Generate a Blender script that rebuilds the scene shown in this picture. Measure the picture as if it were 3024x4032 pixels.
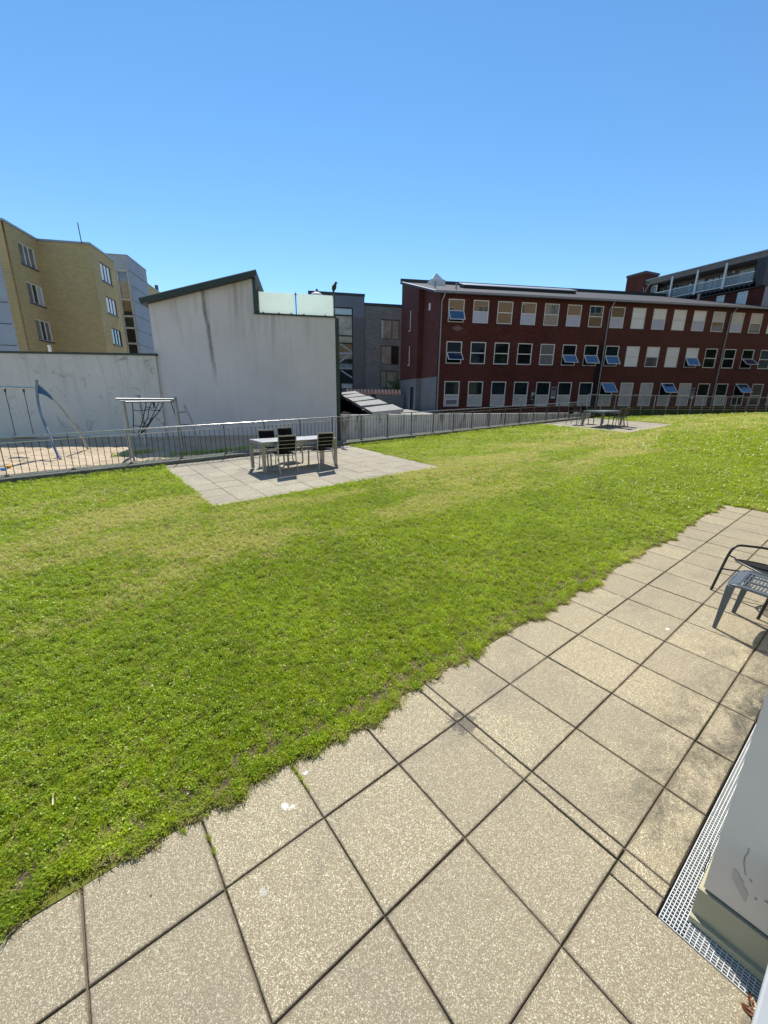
import bpy, math, random
import numpy as np
from mathutils import Vector, Matrix, Quaternion
random.seed(7); rng = np.random.default_rng(11)
S = bpy.context.scene
for o in list(bpy.data.objects): bpy.data.objects.remove(o)
COL = S.collection
R = math.radians

# ------------------------------------------------------------------ camera
F_PX, PITCH, ROLL, CAM_H = 1600.0, 0.2793, 0.0134, 2.156
cp, sp = math.cos(PITCH), math.sin(PITCH)
_f = Vector((0, cp, -sp)); _r = Vector((1, 0, 0)); _u = Vector((0, sp, cp))
c_, s_ = math.cos(ROLL), math.sin(ROLL)
CR, CU, CF = c_*_r + s_*_u, -s_*_r + c_*_u, _f
cam_d = bpy.data.cameras.new('camera'); cam = bpy.data.objects.new('camera', cam_d); COL.objects.link(cam)
cam.matrix_world = Matrix(((CR.x, CU.x, -CF.x, 0), (CR.y, CU.y, -CF.y, 0), (CR.z, CU.z, -CF.z, CAM_H), (0, 0, 0, 1)))
cam_d.sensor_fit = 'HORIZONTAL'; cam_d.sensor_width = 36.0; cam_d.lens = 36.0*F_PX/3024.0
cam_d.clip_start = 0.05; cam_d.clip_end = 5000
S.camera = cam
S.render.resolution_x, S.render.resolution_y = 768, 1024

# ------------------------------------------------------------------ sky, sun, exposure
SUN_AZ, SUN_EL = -9.5, 52.0
W_ = bpy.data.worlds.new('World'); S.world = W_; W_.use_nodes = True
nt = W_.node_tree; bg = nt.nodes['Background']
sky = nt.nodes.new('ShaderNodeTexSky'); sky.sky_type = 'NISHITA'; sky.sun_disc = False
sky.sun_elevation = R(SUN_EL); sky.sun_rotation = R(SUN_AZ); sky.air_density = 1.0; sky.dust_density = 0.0; sky.ozone_density = 3.2
sky.altitude = 0
hs = nt.nodes.new('ShaderNodeHueSaturation'); hs.inputs['Saturation'].default_value = 1.17; hs.inputs['Hue'].default_value = 0.496     # the phone's vivid blue
nt.links.new(sky.outputs[0], hs.inputs['Color']); nt.links.new(hs.outputs[0], bg.inputs[0]); bg.inputs[1].default_value = 0.135
sd = bpy.data.lights.new('sun', 'SUN'); sd.energy = 5.0; sd.angle = R(0.53); sd.color = (1.0, 0.95, 0.86)
sun = bpy.data.objects.new('sun', sd); COL.objects.link(sun)
sdir = Vector((math.sin(R(SUN_AZ))*math.cos(R(SUN_EL)), math.cos(R(SUN_AZ))*math.cos(R(SUN_EL)), math.sin(R(SUN_EL))))
sun.rotation_euler = sdir.to_track_quat('Z', 'Y').to_euler(); sun.location = (0, 0, 30)
S.view_settings.view_transform = 'Standard'; S.view_settings.look = 'None'
S.view_settings.exposure = 0.30; S.view_settings.gamma = 1.0

# ------------------------------------------------------------------ coordinates
SL_A, SL_B = 0.0062, 0.0420           # the terrace and lawn rise gently away from the house
def pz(x, y): return SL_A*x + SL_B*y
YAW, T, JW, GX, GY, STRIP = 0.9038, 0.5, 1.0144, 0.1059, 1.8836, 0.1539
AL = Vector((math.sin(YAW), math.cos(YAW), 0)); AC = Vector((math.cos(YAW), -math.sin(YAW), 0))
GRID_ROT = math.atan2(AL.y, AL.x)
def W(i, j, h=0.0):                   # paving grid units -> world point h above the ground
    x = GX + i*T*AL.x + j*JW*T*AC.x; y = GY + i*T*AL.y + j*JW*T*AC.y
    return Vector((x, y, pz(x, y) + h))
CAM = Vector((0, 0, CAM_H))
def ray(px, py): return CR*((px-1512)/F_PX) - CU*((py-2016)/F_PX) + CF
def at(px, py, Y): d = ray(px, py); return CAM + d*(Y/d.y)
def hz(px, py, Z): d = ray(px, py); return CAM + d*((Z-CAM_H)/d.z)
def gnd(px, py, h=0.0):
    d = ray(px, py); t = (h-CAM_H)/(d.z - SL_A*d.x - SL_B*d.y); return CAM + t*d
class Fr:                             # a facade frame: s along the wall, z up, out towards the viewer's side
    def __init__(s, o, az, side=1, shear=0.0):
        s.o = Vector((o[0], o[1], 0)); a = R(az); s.d = Vector((math.sin(a), math.cos(a), 0))
        s.n = Vector((s.d.y, -s.d.x, 0))*side; s.k = shear
    def P(s, u, z, out=0.0):
        v = s.o + s.d*u + s.n*out; v.z = z + s.k*u; return v
    def px(s, px, py):
        d = ray(px, py); t = ((s.o - CAM).x*s.n.x + (s.o - CAM).y*s.n.y)/(d.x*s.n.x + d.y*s.n.y)
        q = CAM + d*t; u = (q - s.o).dot(s.d); return u, q.z - s.k*u

# ------------------------------------------------------------------ node helper
class N:
    def __init__(s, name, rough=0.8, spec=0.3, metal=0.0):
        s.m = bpy.data.materials.new(name); s.m.use_nodes = True; s.t = s.m.node_tree
        s.b = s.t.nodes['Principled BSDF']; s.b.inputs['Roughness'].default_value = rough
        s.b.inputs['Specular IOR Level'].default_value = spec; s.b.inputs['Metallic'].default_value = metal
        s._tc = None
    def n(s, typ, **kw):
        x = s.t.nodes.new(typ)
        for k, v in kw.items(): setattr(x, k, v)
        return x
    def put(s, sock, v):
        if isinstance(v, (int, float)):
            sock.default_value = v
        elif isinstance(v, (tuple, list)):
            sock.default_value = tuple(v) + ((1,) if (len(v) == 3 and sock.type == 'RGBA') else ())
        else: s.t.links.new(v, sock)
    @property
    def tc(s):
        if not s._tc: s._tc = s.n('ShaderNodeTexCoord')
        return s._tc
    def uv(s): return s.tc.outputs['UV']
    def pos(s):
        g = s.n('ShaderNodeNewGeometry'); return g.outputs['Position']
    def ob(s): return s.tc.outputs['Object']
    def map(s, v, scale=(1, 1, 1), rot=(0, 0, 0), loc=(0, 0, 0)):
        m = s.n('ShaderNodeMapping'); s.put(m.inputs[0], v); m.inputs['Scale'].default_value = scale
        m.inputs['Rotation'].default_value = rot; m.inputs['Location'].default_value = loc; return m.outputs[0]
    def noise(s, v, sc, det=4, rough=0.55, dist=0.0, col=False):
        m = s.n('ShaderNodeTexNoise'); s.put(m.inputs['Vector'], v); m.inputs['Scale'].default_value = sc
        m.inputs['Detail'].default_value = det; m.inputs['Roughness'].default_value = rough; m.inputs['Distortion'].default_value = dist
        return m.outputs[1 if col else 0]
    def voro(s, v, sc, out='Distance', feat='F1', rnd=1.0):
        m = s.n('ShaderNodeTexVoronoi', feature=feat); s.put(m.inputs['Vector'], v); m.inputs['Scale'].default_value = sc
        m.inputs['Randomness'].default_value = rnd; return m.outputs[out]
    def ramp(s, f, stops, interp='LINEAR'):
        m = s.n('ShaderNodeValToRGB'); r = m.color_ramp; r.interpolation = interp
        while len(r.elements) < len(stops): r.elements.new(0.5)
        for e, (p, c) in zip(r.elements, stops):
            e.position = p; e.color = (c, c, c, 1) if isinstance(c, (int, float)) else tuple(c) + (1,)
        s.put(m.inputs[0], f); return m.outputs[0]
    def mix(s, f, a, b, typ='MIX'):
        m = s.n('ShaderNodeMix', data_type='RGBA', blend_type=typ); s.put(m.inputs[0], f)
        s.put(m.inputs[6], a); s.put(m.inputs[7], b); return m.outputs[2]
    def math(s, op, a, b=0.0, clamp=False):
        m = s.n('ShaderNodeMath', operation=op, use_clamp=clamp); s.put(m.inputs[0], a); s.put(m.inputs[1], b); return m.outputs[0]
    def sep(s, v): m = s.n('ShaderNodeSeparateXYZ'); s.put(m.inputs[0], v); return m.outputs
    def comb(s, x, y, z):
        m = s.n('ShaderNodeCombineXYZ'); s.put(m.inputs[0], x); s.put(m.inputs[1], y); s.put(m.inputs[2], z); return m.outputs[0]
    def smooth(s, v, a, b):
        m = s.n('ShaderNodeMapRange', interpolation_type='SMOOTHSTEP'); s.put(m.inputs[0], v)
        m.inputs[1].default_value = a; m.inputs[2].default_value = b; return m.outputs[0]
    def col(s, v): s.put(s.b.inputs['Base Color'], v); return s
    def rough(s, v): s.put(s.b.inputs['Roughness'], v); return s
    def bump(s, h, st=0.3, dist=0.01):
        m = s.n('ShaderNodeBump'); m.inputs['Strength'].default_value = st; m.inputs['Distance'].default_value = dist
        s.put(m.inputs['Height'], h); s.t.links.new(m.outputs[0], s.b.inputs['Normal']); return s

M = {}
def simple(name, c, rough=0.7, spec=0.3, metal=0.0, var=0.12, sc=6.0, bump=0.0):
    k = N(name, rough, spec, metal); v = k.ob(); f = k.noise(v, sc, 5, 0.6)
    k.col(k.mix(k.ramp(f, [(0.3, 0.0), (0.7, 1.0)]), tuple(x*(1-var) for x in c), tuple(min(1, x*(1+var)) for x in c)))
    k.rough(k.math('ADD', k.math('MULTIPLY', f, 0.25), rough-0.12))
    if bump: k.bump(k.noise(v, sc*14, 3, 0.6), bump, 0.004)
    M[name] = k.m; return k.m
def brick(name, c1, c2, mortar, warp=0.5, dirt=0.5):
    k = N(name, 0.85, 0.25); uv = k.uv()
    b = k.n('ShaderNodeTexBrick'); k.put(b.inputs['Vector'], uv); b.inputs['Scale'].default_value = 1.0
    b.inputs['Brick Width'].default_value = 0.24; b.inputs['Row Height'].default_value = 0.0667; b.inputs['Mortar Size'].default_value = 0.007
    b.inputs['Mortar Smooth'].default_value = 0.3; b.inputs['Bias'].default_value = 0.0
    k.put(b.inputs['Color1'], c1); k.put(b.inputs['Color2'], c2); k.put(b.inputs['Mortar'], mortar)
    big = k.noise(uv, 0.35, 5, 0.6); st = k.noise(k.map(uv, (0.6, 3.0, 1)), 2.0, 5, 0.7)
    # single bricks fired darker or paler, and broad weather stains
    cell = k.voro(k.map(uv, (4.2, 15, 1)), 1.0, 'Color')
    c = k.mix(k.math('MULTIPLY', k.sep(cell)[0], warp), b.outputs['Color'], tuple(x*0.55 for x in c1))
    c = k.mix(k.ramp(big, [(0.35, 0.0), (0.7, dirt)]), c, tuple(x*0.6 for x in c2))
    c = k.mix(k.ramp(st, [(0.5, 0.0), (0.8, 0.28)]), c, tuple(min(1, x*1.5+0.02) for x in c1))
    k.last = c; k.col(c).bump(b.outputs['Fac'], -0.25, 0.01); M[name] = k.m; return k

brick('red_brick', (0.165, 0.038, 0.026), (0.080, 0.021, 0.016), (0.12, 0.085, 0.07), 0.85)
kb_ = brick('red_brick_front', (0.165, 0.038, 0.026), (0.080, 0.021, 0.016), (0.12, 0.085, 0.07), 0.85)
# soot and damp round the leaking downpipe, rubbed mortar under one window, browner weathering to the right
uv = kb_.uv(); bx, bz_ = kb_.sep(uv)[0], kb_.sep(uv)[1]; wb_ = kb_.noise(kb_.map(uv, (1.4, .5, 1)), 2.2, 5, 0.7)
dd_ = kb_.math('ADD', kb_.math('ABSOLUTE', kb_.math('SUBTRACT', bx, 15.2)), kb_.math('MULTIPLY', kb_.math('SUBTRACT', wb_, 0.5), 1.1))
cc = kb_.mix(kb_.math('MULTIPLY', kb_.smooth(bx, 7.0, 24.0), 0.45), kb_.last, (0.14, 0.062, 0.042))
cc = kb_.mix(kb_.math('MULTIPLY', kb_.math('MULTIPLY', kb_.smooth(dd_, 0.55, 0.2), kb_.smooth(bz_, 7.4, 6.2)), 0.88), cc, (0.012, 0.010, 0.010))
d2_ = kb_.math('ADD', kb_.math('ABSOLUTE', kb_.math('SUBTRACT', bx, 1.6)), kb_.math('MULTIPLY', kb_.math('ABSOLUTE', kb_.math('SUBTRACT', bz_, 7.55)), 2.2))
cc = kb_.mix(kb_.math('MULTIPLY', kb_.smooth(kb_.math('ADD', d2_, kb_.math('MULTIPLY', wb_, 0.5)), 0.95, 0.5), 0.6), cc, (0.28, 0.22, 0.20)); kb_.col(cc)
brick('yellow_brick', (0.60, 0.445, 0.20), (0.49, 0.36, 0.155), (0.45, 0.38, 0.25), 0.25, 0.3)
brick('grey_brick', (0.32, 0.30, 0.27), (0.17, 0.16, 0.15), (0.24, 0.235, 0.225), 0.9, 0.5)
brick('pale_grey_brick', (0.24, 0.25, 0.25), (0.17, 0.18, 0.19), (0.2, 0.2, 0.2), 0.5, 0.4)

def plaster(name, c, streak, grime, amt=0.5, top=5.0, cracks=0.0, blot=0.4):
    k = N(name, 0.9, 0.2); uv = k.uv()
    base = k.mix(k.ramp(k.noise(uv, 0.55, 6, 0.62), [(0.3, 0.0), (0.72, 1.0)]), c, tuple(x*0.84 for x in c))
    v = k.map(uv, (1.0, 0.10, 1)); s1 = k.noise(v, 3.2, 6, 0.7, 0.4)
    zz = k.sep(uv)[1]; near_top = k.smooth(zz, top-2.6, top)
    m = k.math('MULTIPLY', k.ramp(s1, [(0.5, 0.0), (0.74, 1.0)]), k.math('ADD', k.math('MULTIPLY', near_top, 0.75), 0.18))
    base = k.mix(k.math('MULTIPLY', m, amt), base, streak)
    bl = k.noise(k.map(uv, (1, 1, 1), loc=(7, 3, 0)), 1.7, 7, 0.72, 1.2)
    base = k.mix(k.math('MULTIPLY', k.ramp(bl, [(0.55, 0.0), (0.72, 1.0)]), blot), base, grime)
    if cracks:
        d = k.voro(k.map(k.mix(0.12, uv, k.noise(uv, 2.0, 4, 0.6, col=True)), (0.8, 1.3, 1)), 1.1, 'Distance', 'DISTANCE_TO_EDGE')
        gate = k.ramp(k.noise(k.map(uv, loc=(3, 9, 0)), 0.9, 3), [(0.5, 0.0), (0.6, 1.0)])
        base = k.mix(k.math('MULTIPLY', k.math('MULTIPLY', k.ramp(d, [(0.0, 1.0), (0.02, 0.0)]), gate), cracks), base, tuple(x*0.35 for x in grime))
    k.bump(k.noise(uv, 60, 4, 0.6), 0.25, 0.004); k.last = base; k.col(base); M[name] = k.m; return k
kp = plaster('white_plaster', (0.72, 0.685, 0.685), (0.28, 0.225, 0.18), (0.56, 0.54, 0.52), 0.8, 5.9, 0, 0.25)
# the long rusty run below the roof edge, and two shorter ones, as in the photograph
uv = kp.uv(); sx, sz = kp.sep(uv)[0], kp.sep(uv)[1]
base = kp.last
for x0, zt, zb, w, dr, am, colr in ((1.62, 5.7, 2.2, 0.10, 0.055, 0.85, (0.13, 0.105, 0.085)), (2.72, 6.05, 4.4, 0.12, 0.02, 0.5, (0.25, 0.17, 0.12)), (2.4, 5.9, 5.2, 0.07, 0.0, 0.45, (0.2, 0.17, 0.14)), (3.15, 6.1, 5.4, 0.05, 0.0, 0.45, (0.22, 0.18, 0.15))):
    wob = kp.math('MULTIPLY', kp.math('SUBTRACT', kp.noise(kp.comb(sz, x0, 0.0), 1.6, 4, 0.6), 0.5), 0.14)
    cx = kp.math('ADD', kp.math('MULTIPLY', kp.math('SUBTRACT', zt, sz), dr), kp.math('ADD', wob, x0))
    dx = kp.math('ABSOLUTE', kp.math('SUBTRACT', sx, cx))
    a = kp.math('MULTIPLY', kp.smooth(dx, w, w*0.2), kp.smooth(sz, zb, zb+1.6))
    a = kp.math('MULTIPLY', a, kp.math('MULTIPLY', kp.ramp(kp.noise(kp.map(uv, (1, 0.3, 1)), 14, 4, 0.7), [(0.3, 0.45), (0.65, 1.0)]), am))
    base = kp.mix(a, base, colr)
kp.col(base)
plaster('weathered_render', (0.66, 0.645, 0.60), (0.40, 0.385, 0.345), (0.27, 0.225, 0.18), 0.95, 3.5, 0.0, 0.85)
plaster('concrete_wall', (0.74, 0.74, 0.70), (0.10, 0.10, 0.085), (0.22, 0.22, 0.19), 1.6, 1.5, 0, 0.7)
plaster('grey_render', (0.80, 0.70, 0.59), (0.6, 0.53, 0.45), (0.64, 0.57, 0.47), 0.3, 3.0, 0.35, 0.15)
plaster('olive_concrete', (0.46, 0.43, 0.29), (0.28, 0.26, 0.18), (0.26, 0.25, 0.19), 0.4, 0.3, 0, 0.35)
plaster('metal_panel_pale', (0.36, 0.40, 0.44), (0.30, 0.34, 0.38), (0.31, 0.35, 0.40), 0.3, 9.0, 0, 0.3)
plaster('ledge_render', (0.40, 0.42, 0.44), (0.30, 0.31, 0.33), (0.33, 0.34, 0.36), 0.3, 1.0, 0, 0.3)

def slab_mat(name, warm, sc, rot_z, stain_wall=True):
    k = N(name, 0.88, 0.25); p = k.pos()
    g = k.n('ShaderNodeNewGeometry'); rnd = g.outputs['Random Per Island']
    peb = k.voro(p, sc, 'Color'); ps = k.sep(peb); edge = k.voro(p, sc, 'Distance', 'DISTANCE_TO_EDGE')
    c = k.ramp(ps[0], [(0.0, (0.13, 0.10, 0.075)), (0.12, (0.23, 0.185, 0.12)), (0.5, (0.34, 0.285, 0.165)), (0.72, (0.43, 0.37, 0.225)), (0.86, (0.66, 0.59, 0.40)), (1.0, (1.0, 0.94, 0.72))])
    c = k.mix(k.ramp(edge, [(0.0, 0.65), (0.12, 0.0)]), c, (0.20, 0.16, 0.105))
    c = k.mix(k.math('MULTIPLY', k.noise(p, sc*2.7, 2), 0.25), c, (0.66, 0.57, 0.40))
    if warm != 1: c = k.mix(1-warm, c, (0.36, 0.35, 0.325))
    c = k.mix(k.ramp(rnd, [(0.0, 0.0), (1.0, 0.38)]), c, (0.25, 0.215, 0.165))
    big = k.noise(p, 1.3, 6, 0.65, 0.5)
    c = k.mix(k.ramp(big, [(0.48, 0.0), (0.72, 0.42)]), c, (0.17, 0.155, 0.135))
    sp_ = k.voro(p, 4.3, 'Distance'); c = k.mix(k.math('MULTIPLY', k.smooth(sp_, 0.030, 0.018), 0.85), c, (0.05, 0.042, 0.035))
    if stain_wall:   # black lichen where water runs off along the house side of the path
        q = k.map(p, rot=(0, 0, -GRID_ROT)); sx_, sy_ = k.sep(q)[0], k.sep(q)[1]
        o = W(0, 0).copy(); o.rotate(Matrix.Rotation(-GRID_ROT, 3, 'Z'))
        band = k.math('MULTIPLY', k.smooth(sy_, o.y-0.55, o.y-1.15), k.smooth(sx_, o.x+0.5, o.x+0.95))
        fade = k.smooth(sx_, o.x+4.5, o.x+2.2)
        nz = k.ramp(k.math('ADD', k.math('MULTIPLY', k.noise(k.map(q, (1.0, 1.9, 1)), 3.0, 7, 0.78, 0.6), 0.8), k.math('MULTIPLY', k.noise(p, 60, 4, 0.7), 0.2)), [(0.43, 0.0), (0.62, 1.0)])
        c = k.mix(k.math('MULTIPLY', k.math('MULTIPLY', band, nz), k.math('MULTIPLY', fade, 0.95)), c, (0.07, 0.066, 0.052))
        # dirt gathers along the joints
        gx = k.math('DIVIDE', k.math('SUBTRACT', sx_, o.x), T); gx = k.math('SUBTRACT', gx, k.math('MULTIPLY', k.math('GREATER_THAN', gx, 1.08), STRIP)); gy = k.math('DIVIDE', k.math('SUBTRACT', sy_, o.y), T*JW)
        ex = k.math('ABSOLUTE', k.math('SUBTRACT', k.math('FRACT', k.math('ADD', gx, 0.5)), 0.5)); ey = k.math('ABSOLUTE', k.math('SUBTRACT', k.math('FRACT', k.math('ADD', gy, 0.5)), 0.5))
        ed = k.math('ADD', k.math('MINIMUM', ex, ey), k.math('MULTIPLY', k.math('SUBTRACT', k.noise(p, 16, 5, 0.7), 0.5), 0.07))
        c = k.mix(k.math('MULTIPLY', k.smooth(ed, 0.035, 0.008), 0.6), c, (0.15, 0.12, 0.085))
        # two white bird droppings and a dark patch
        for i_, j_, r_, cc_, am_ in ((-1.27, -0.35, 0.026, (0.80, 0.80, 0.78), 0.75), (-1.20, -0.30, 0.020, (0.80, 0.80, 0.78), 0.6), (-0.92, -0.56, 0.016, (0.80, 0.80, 0.78), 0.75), (-1.75, 0.22, 0.018, (0.7, 0.7, 0.68), 0.35), (1.07, 0.05, 0.12, (0.10, 0.09, 0.08), 0.75), (5.6, 0.9, 0.025, (0.85, 0.85, 0.83), 0.9)):
            w0 = W(i_, j_)
            vd = k.n('ShaderNodeVectorMath', operation='DISTANCE'); k.put(vd.inputs[0], p); vd.inputs[1].default_value = w0
            dd = k.math('ADD', vd.outputs['Value'], k.math('MULTIPLY', k.math('SUBTRACT', k.noise(p, 26, 4, 0.7), 0.5), r_*3.0))
            c = k.mix(k.math('MULTIPLY', k.smooth(dd, r_, r_*0.5), am_), c, cc_)
    h = k.math('ADD', k.math('MULTIPLY', edge, 0.6), k.math('MULTIPLY', ps[1], 0.3))
    k.col(c).bump(h, 0.45, 0.006); M[name] = k.m
slab_mat('exposed_aggregate', 1.0, 290.0, 0)
slab_mat('patio_slab', 0.62, 110.0, 0, False)

k = N('joint_moss', 0.95, 0.1); p = k.pos()
k.col(k.mix(k.ramp(k.noise(p, 5, 5, 0.6), [(0.45, 0.0), (0.6, 1.0)]), (0.17, 0.135, 0.095), (0.055, 0.055, 0.025))).bump(k.noise(p, 120, 3), 0.5, 0.01); M['joint'] = k.m
k = N('soil', 0.95, 0.1); p = k.pos()
k.col(k.mix(k.noise(p, 30, 5, 0.7), (0.07, 0.05, 0.032), (0.20, 0.155, 0.10))).bump(k.noise(p, 60, 5, 0.7), 0.8, 0.02); M['soil'] = k.m
k = N('sand', 0.95, 0.1); p = k.pos()
c = k.mix(k.ramp(k.noise(p, 1.1, 6, 0.65), [(0.35, 0.0), (0.7, 1.0)]), (0.60, 0.48, 0.34), (0.44, 0.35, 0.24))
c = k.mix(k.ramp(k.noise(k.map(p, loc=(4, 2, 0)), 0.5, 5, 0.7), [(0.6, 0.0), (0.72, 0.5)]), c, (0.14, 0.15, 0.06))
k.col(c).bump(k.math('ADD', k.noise(k.map(p, (1.0, 1.6, 1)), 3.2, 4, 0.55), k.math('MULTIPLY', k.noise(p, 60, 3), 0.08)), 0.9, 0.16); M['sand'] = k.m
k = N('yard_concrete', 0.9, 0.2); p = k.pos()
k.col(k.mix(k.noise(p, 0.7, 6, 0.6), (0.36, 0.34, 0.30), (0.24, 0.23, 0.21))); M['yard'] = k.m

# lawn colour shared by base sheet and blades: lush and dry patches lie in world space
def lawn_mask(k, p):
    q = k.map(p, rot=(0, 0, -GRID_ROT)); o = W(0, 0).copy(); o.rotate(Matrix.Rotation(-GRID_ROT, 3, 'Z'))
    sy = k.math('SUBTRACT', k.sep(q)[1], o.y)          # metres from the path edge line towards the fence
    n1 = k.noise(k.map(q, (0.45, 1.25, 1)), 0.85, 6, 0.62, 0.6); n2 = k.noise(q, 2.6, 5, 0.65)
    band = k.math('MULTIPLY', k.smooth(sy, 1.9, 3.9), k.smooth(sy, 9.4, 6.8))
    edge = k.smooth(sy, 0.75, 0.42)
    d = k.math('ADD', k.math('ADD', k.math('MULTIPLY', n1, 0.95), k.math('MULTIPLY', n2, 0.35)), k.math('MULTIPLY', band, 0.22))
    d = k.math('ADD', d, k.math('MULTIPLY', edge, 0.12))
    return k.math('MULTIPLY', k.smooth(k.math('ADD', d, k.math('MULTIPLY', k.math('SUBTRACT', k.noise(q, 11.0, 4, 0.7), 0.5), 0.34)), 0.71, 0.98), 0.95)
def leafy(name, g1, g2, dry1, dry2, trans=0.35, drycut=1.0, spec=0.25, rough=0.55):
    k = N(name, rough, spec); p = k.pos(); m = lawn_mask(k, p)
    oi = k.n('ShaderNodeObjectInfo'); rnd = oi.outputs['Random']
    g = k.n('ShaderNodeNewGeometry').outputs['Random Per Island']
    gr = k.mix(g, g1, g2); gr = k.mix(k.ramp(k.noise(p, 1.4, 5, 0.6), [(0.35, 0.0), (0.7, 0.6)]), gr, tuple(x*0.66 for x in g1)); gr = k.mix(k.ramp(k.noise(k.map(p, loc=(5, 1, 0)), 9.0, 4, 0.7), [(0.45, 0.0), (0.65, 0.6)]), gr, tuple(x*0.5 for x in g1))
    dr = k.mix(g, dry1, dry2)
    sel = k.smooth(k.math('SUBTRACT', k.math('MULTIPLY', m, 1.25*drycut), k.math('MULTIPLY', rnd, 0.75)), 0.0, 0.6)
    c = k.mix(sel, gr, dr); k.col(c)
    tr = k.n('ShaderNodeBsdfTranslucent'); k.put(tr.inputs[0], k.mix(0.35, c, (0.62, 0.80, 0.05)))
    ms = k.n('ShaderNodeMixShader'); ms.inputs[0].default_value = trans
    k.t.links.new(k.b.outputs[0], ms.inputs[1]); k.t.links.new(tr.outputs[0], ms.inputs[2])
    k.t.links.new(ms.outputs[0], k.t.nodes['Material Output'].inputs['Surface']); M[name] = k.m
leafy('grass_blade', (0.30, 0.43, 0.008), (0.72, 0.80, 0.035), (0.82, 0.70, 0.34), (0.56, 0.54, 0.14), 0.46, 1.0, 0.4, 0.45)
leafy('clover_leaf', (0.25, 0.40, 0.010), (0.64, 0.76, 0.06), (0.50, 0.54, 0.09), (0.60, 0.58, 0.14), 0.40, 0.7, 0.5, 0.36)
leafy('dry_thatch', (0.34, 0.34, 0.07), (0.58, 0.48, 0.20), (0.74, 0.61, 0.36), (0.50, 0.38, 0.19), 0.22, 1.0)
k = N('lawn_base', 0.95, 0.1); p = k.pos(); m_ = lawn_mask(k, p)
c = k.mix(k.noise(p, 22, 5, 0.7), (0.08, 0.10, 0.012), (0.20, 0.22, 0.03))
c = k.mix(k.math('MULTIPLY', m_, 0.85), c, k.mix(k.noise(p, 30, 4), (0.40, 0.32, 0.15), (0.24, 0.21, 0.07)))
k.col(c).bump(k.noise(p, 40, 5, 0.7), 0.8, 0.02); M['lawn_base'] = k.m
leafy('leaf', (0.05, 0.11, 0.012), (0.13, 0.22, 0.02), (0.13, 0.2, 0.03), (0.2, 0.25, 0.05), 0.3, 0.3)

simple('steel_galv', (0.36, 0.38, 0.39), 0.5, 0.5, 0.6, 0.15, 5)
simple('steel_light', (0.42, 0.43, 0.43), 0.28, 0.5, 0.9, 0.08, 9)
simple('steel_dark', (0.10, 0.105, 0.11), 0.5, 0.4, 0.3, 0.2, 9)
simple('rust_bar', (0.085, 0.055, 0.045), 0.7, 0.3, 0.1, 0.3, 12)
simple('pipe_grey', (0.30, 0.31, 0.31), 0.5, 0.4, 0.3, 0.1)
simple('frame_cream', (0.78, 0.76, 0.70), 0.5, 0.4, 0, 0.05)
simple('frame_dark', (0.02, 0.022, 0.024), 0.5, 0.4, 0, 0.1)
simple('sill_dark', (0.06, 0.065, 0.08), 0.5, 0.4, 0, 0.1)
simple('roof_felt', (0.085, 0.085, 0.09), 0.85, 0.2, 0, 0.12, 1.2, 0.1)
simple('roof_edge_dark', (0.03, 0.045, 0.04), 0.5, 0.4, 0.0, 0.2)
simple('gutter_zinc', (0.30, 0.32, 0.34), 0.45, 0.4, 0.4, 0.1)
simple('green_trim', (0.035, 0.06, 0.055), 0.5, 0.4, 0, 0.15)
simple('blue_panel', (0.015, 0.10, 0.30), 0.35, 0.5, 0, 0.08)
simple('blue_tube', (0.20, 0.25, 0.30), 0.4, 0.5, 0.3, 0.15)
simple('rope_black', (0.025, 0.025, 0.027), 0.8, 0.2, 0, 0.2)
simple('rope_rust', (0.10, 0.06, 0.045), 0.8, 0.2, 0, 0.2)
simple('black_sling', (0.006, 0.006, 0.008), 0.75, 0.15, 0, 0.2, 40, 0.1)
simple('taupe_sling', (0.075, 0.07, 0.058), 0.8, 0.2, 0, 0.25, 60, 0.2)
simple('alu_frame', (0.34, 0.33, 0.315), 0.35, 0.5, 0.55, 0.08)
simple('alu_frame_dark', (0.17, 0.18, 0.175), 0.4, 0.5, 0.5, 0.08)
simple('table_white', (0.62, 0.63, 0.66), 0.22, 0.5, 0, 0.06, 3)
simple('table_grey', (0.30, 0.32, 0.36), 0.3, 0.5, 0, 0.06, 3)
simple('black_paint', (0.012, 0.012, 0.013), 0.35, 0.5, 0, 0.1)
simple('slate_plastic', (0.085, 0.10, 0.115), 0.42, 0.45, 0, 0.06)
simple('grate_zinc', (0.72, 0.73, 0.71), 0.5, 0.4, 0.1, 0.12, 30)
simple('kerb_concrete', (0.13, 0.14, 0.12), 0.9, 0.2, 0, 0.3, 3, 0.2)
simple('kerb_algae', (0.055, 0.085, 0.055), 0.9, 0.2, 0, 0.35, 2.5, 0.2)
simple('charcoal_panel', (0.15, 0.16, 0.19), 0.45, 0.4, 0.1, 0.08, 0.8)
simple('dark_panel_brown', (0.13, 0.12, 0.12), 0.55, 0.4, 0, 0.1, 0.8)
simple('canopy_board', (0.27, 0.27, 0.255), 0.8, 0.2, 0, 0.2, 5, 0.2)
simple('terracotta', (0.62, 0.38, 0.29), 0.8, 0.2, 0, 0.25, 9)
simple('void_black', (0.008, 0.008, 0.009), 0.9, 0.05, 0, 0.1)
simple('door_blue', (0.014, 0.03, 0.07), 0.4, 0.4, 0, 0.1)
simple('panel_grey', (0.50, 0.50, 0.46), 0.6, 0.3, 0, 0.18, 2.2)
simple('panel_frost', (0.55, 0.56, 0.66), 0.35, 0.4, 0, 0.03)
simple('blind_reflect_white', (0.88, 0.89, 0.85), 0.35, 0.5, 0, 0.05, 1.5)  # white blinds and bright reflections in the glass, both put into the colour
simple('timber_dark', (0.055, 0.045, 0.035), 0.8, 0.2, 0, 0.2)
simple('sign_black', (0.012, 0.012, 0.014), 0.4, 0.4, 0, 0.05)
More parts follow.
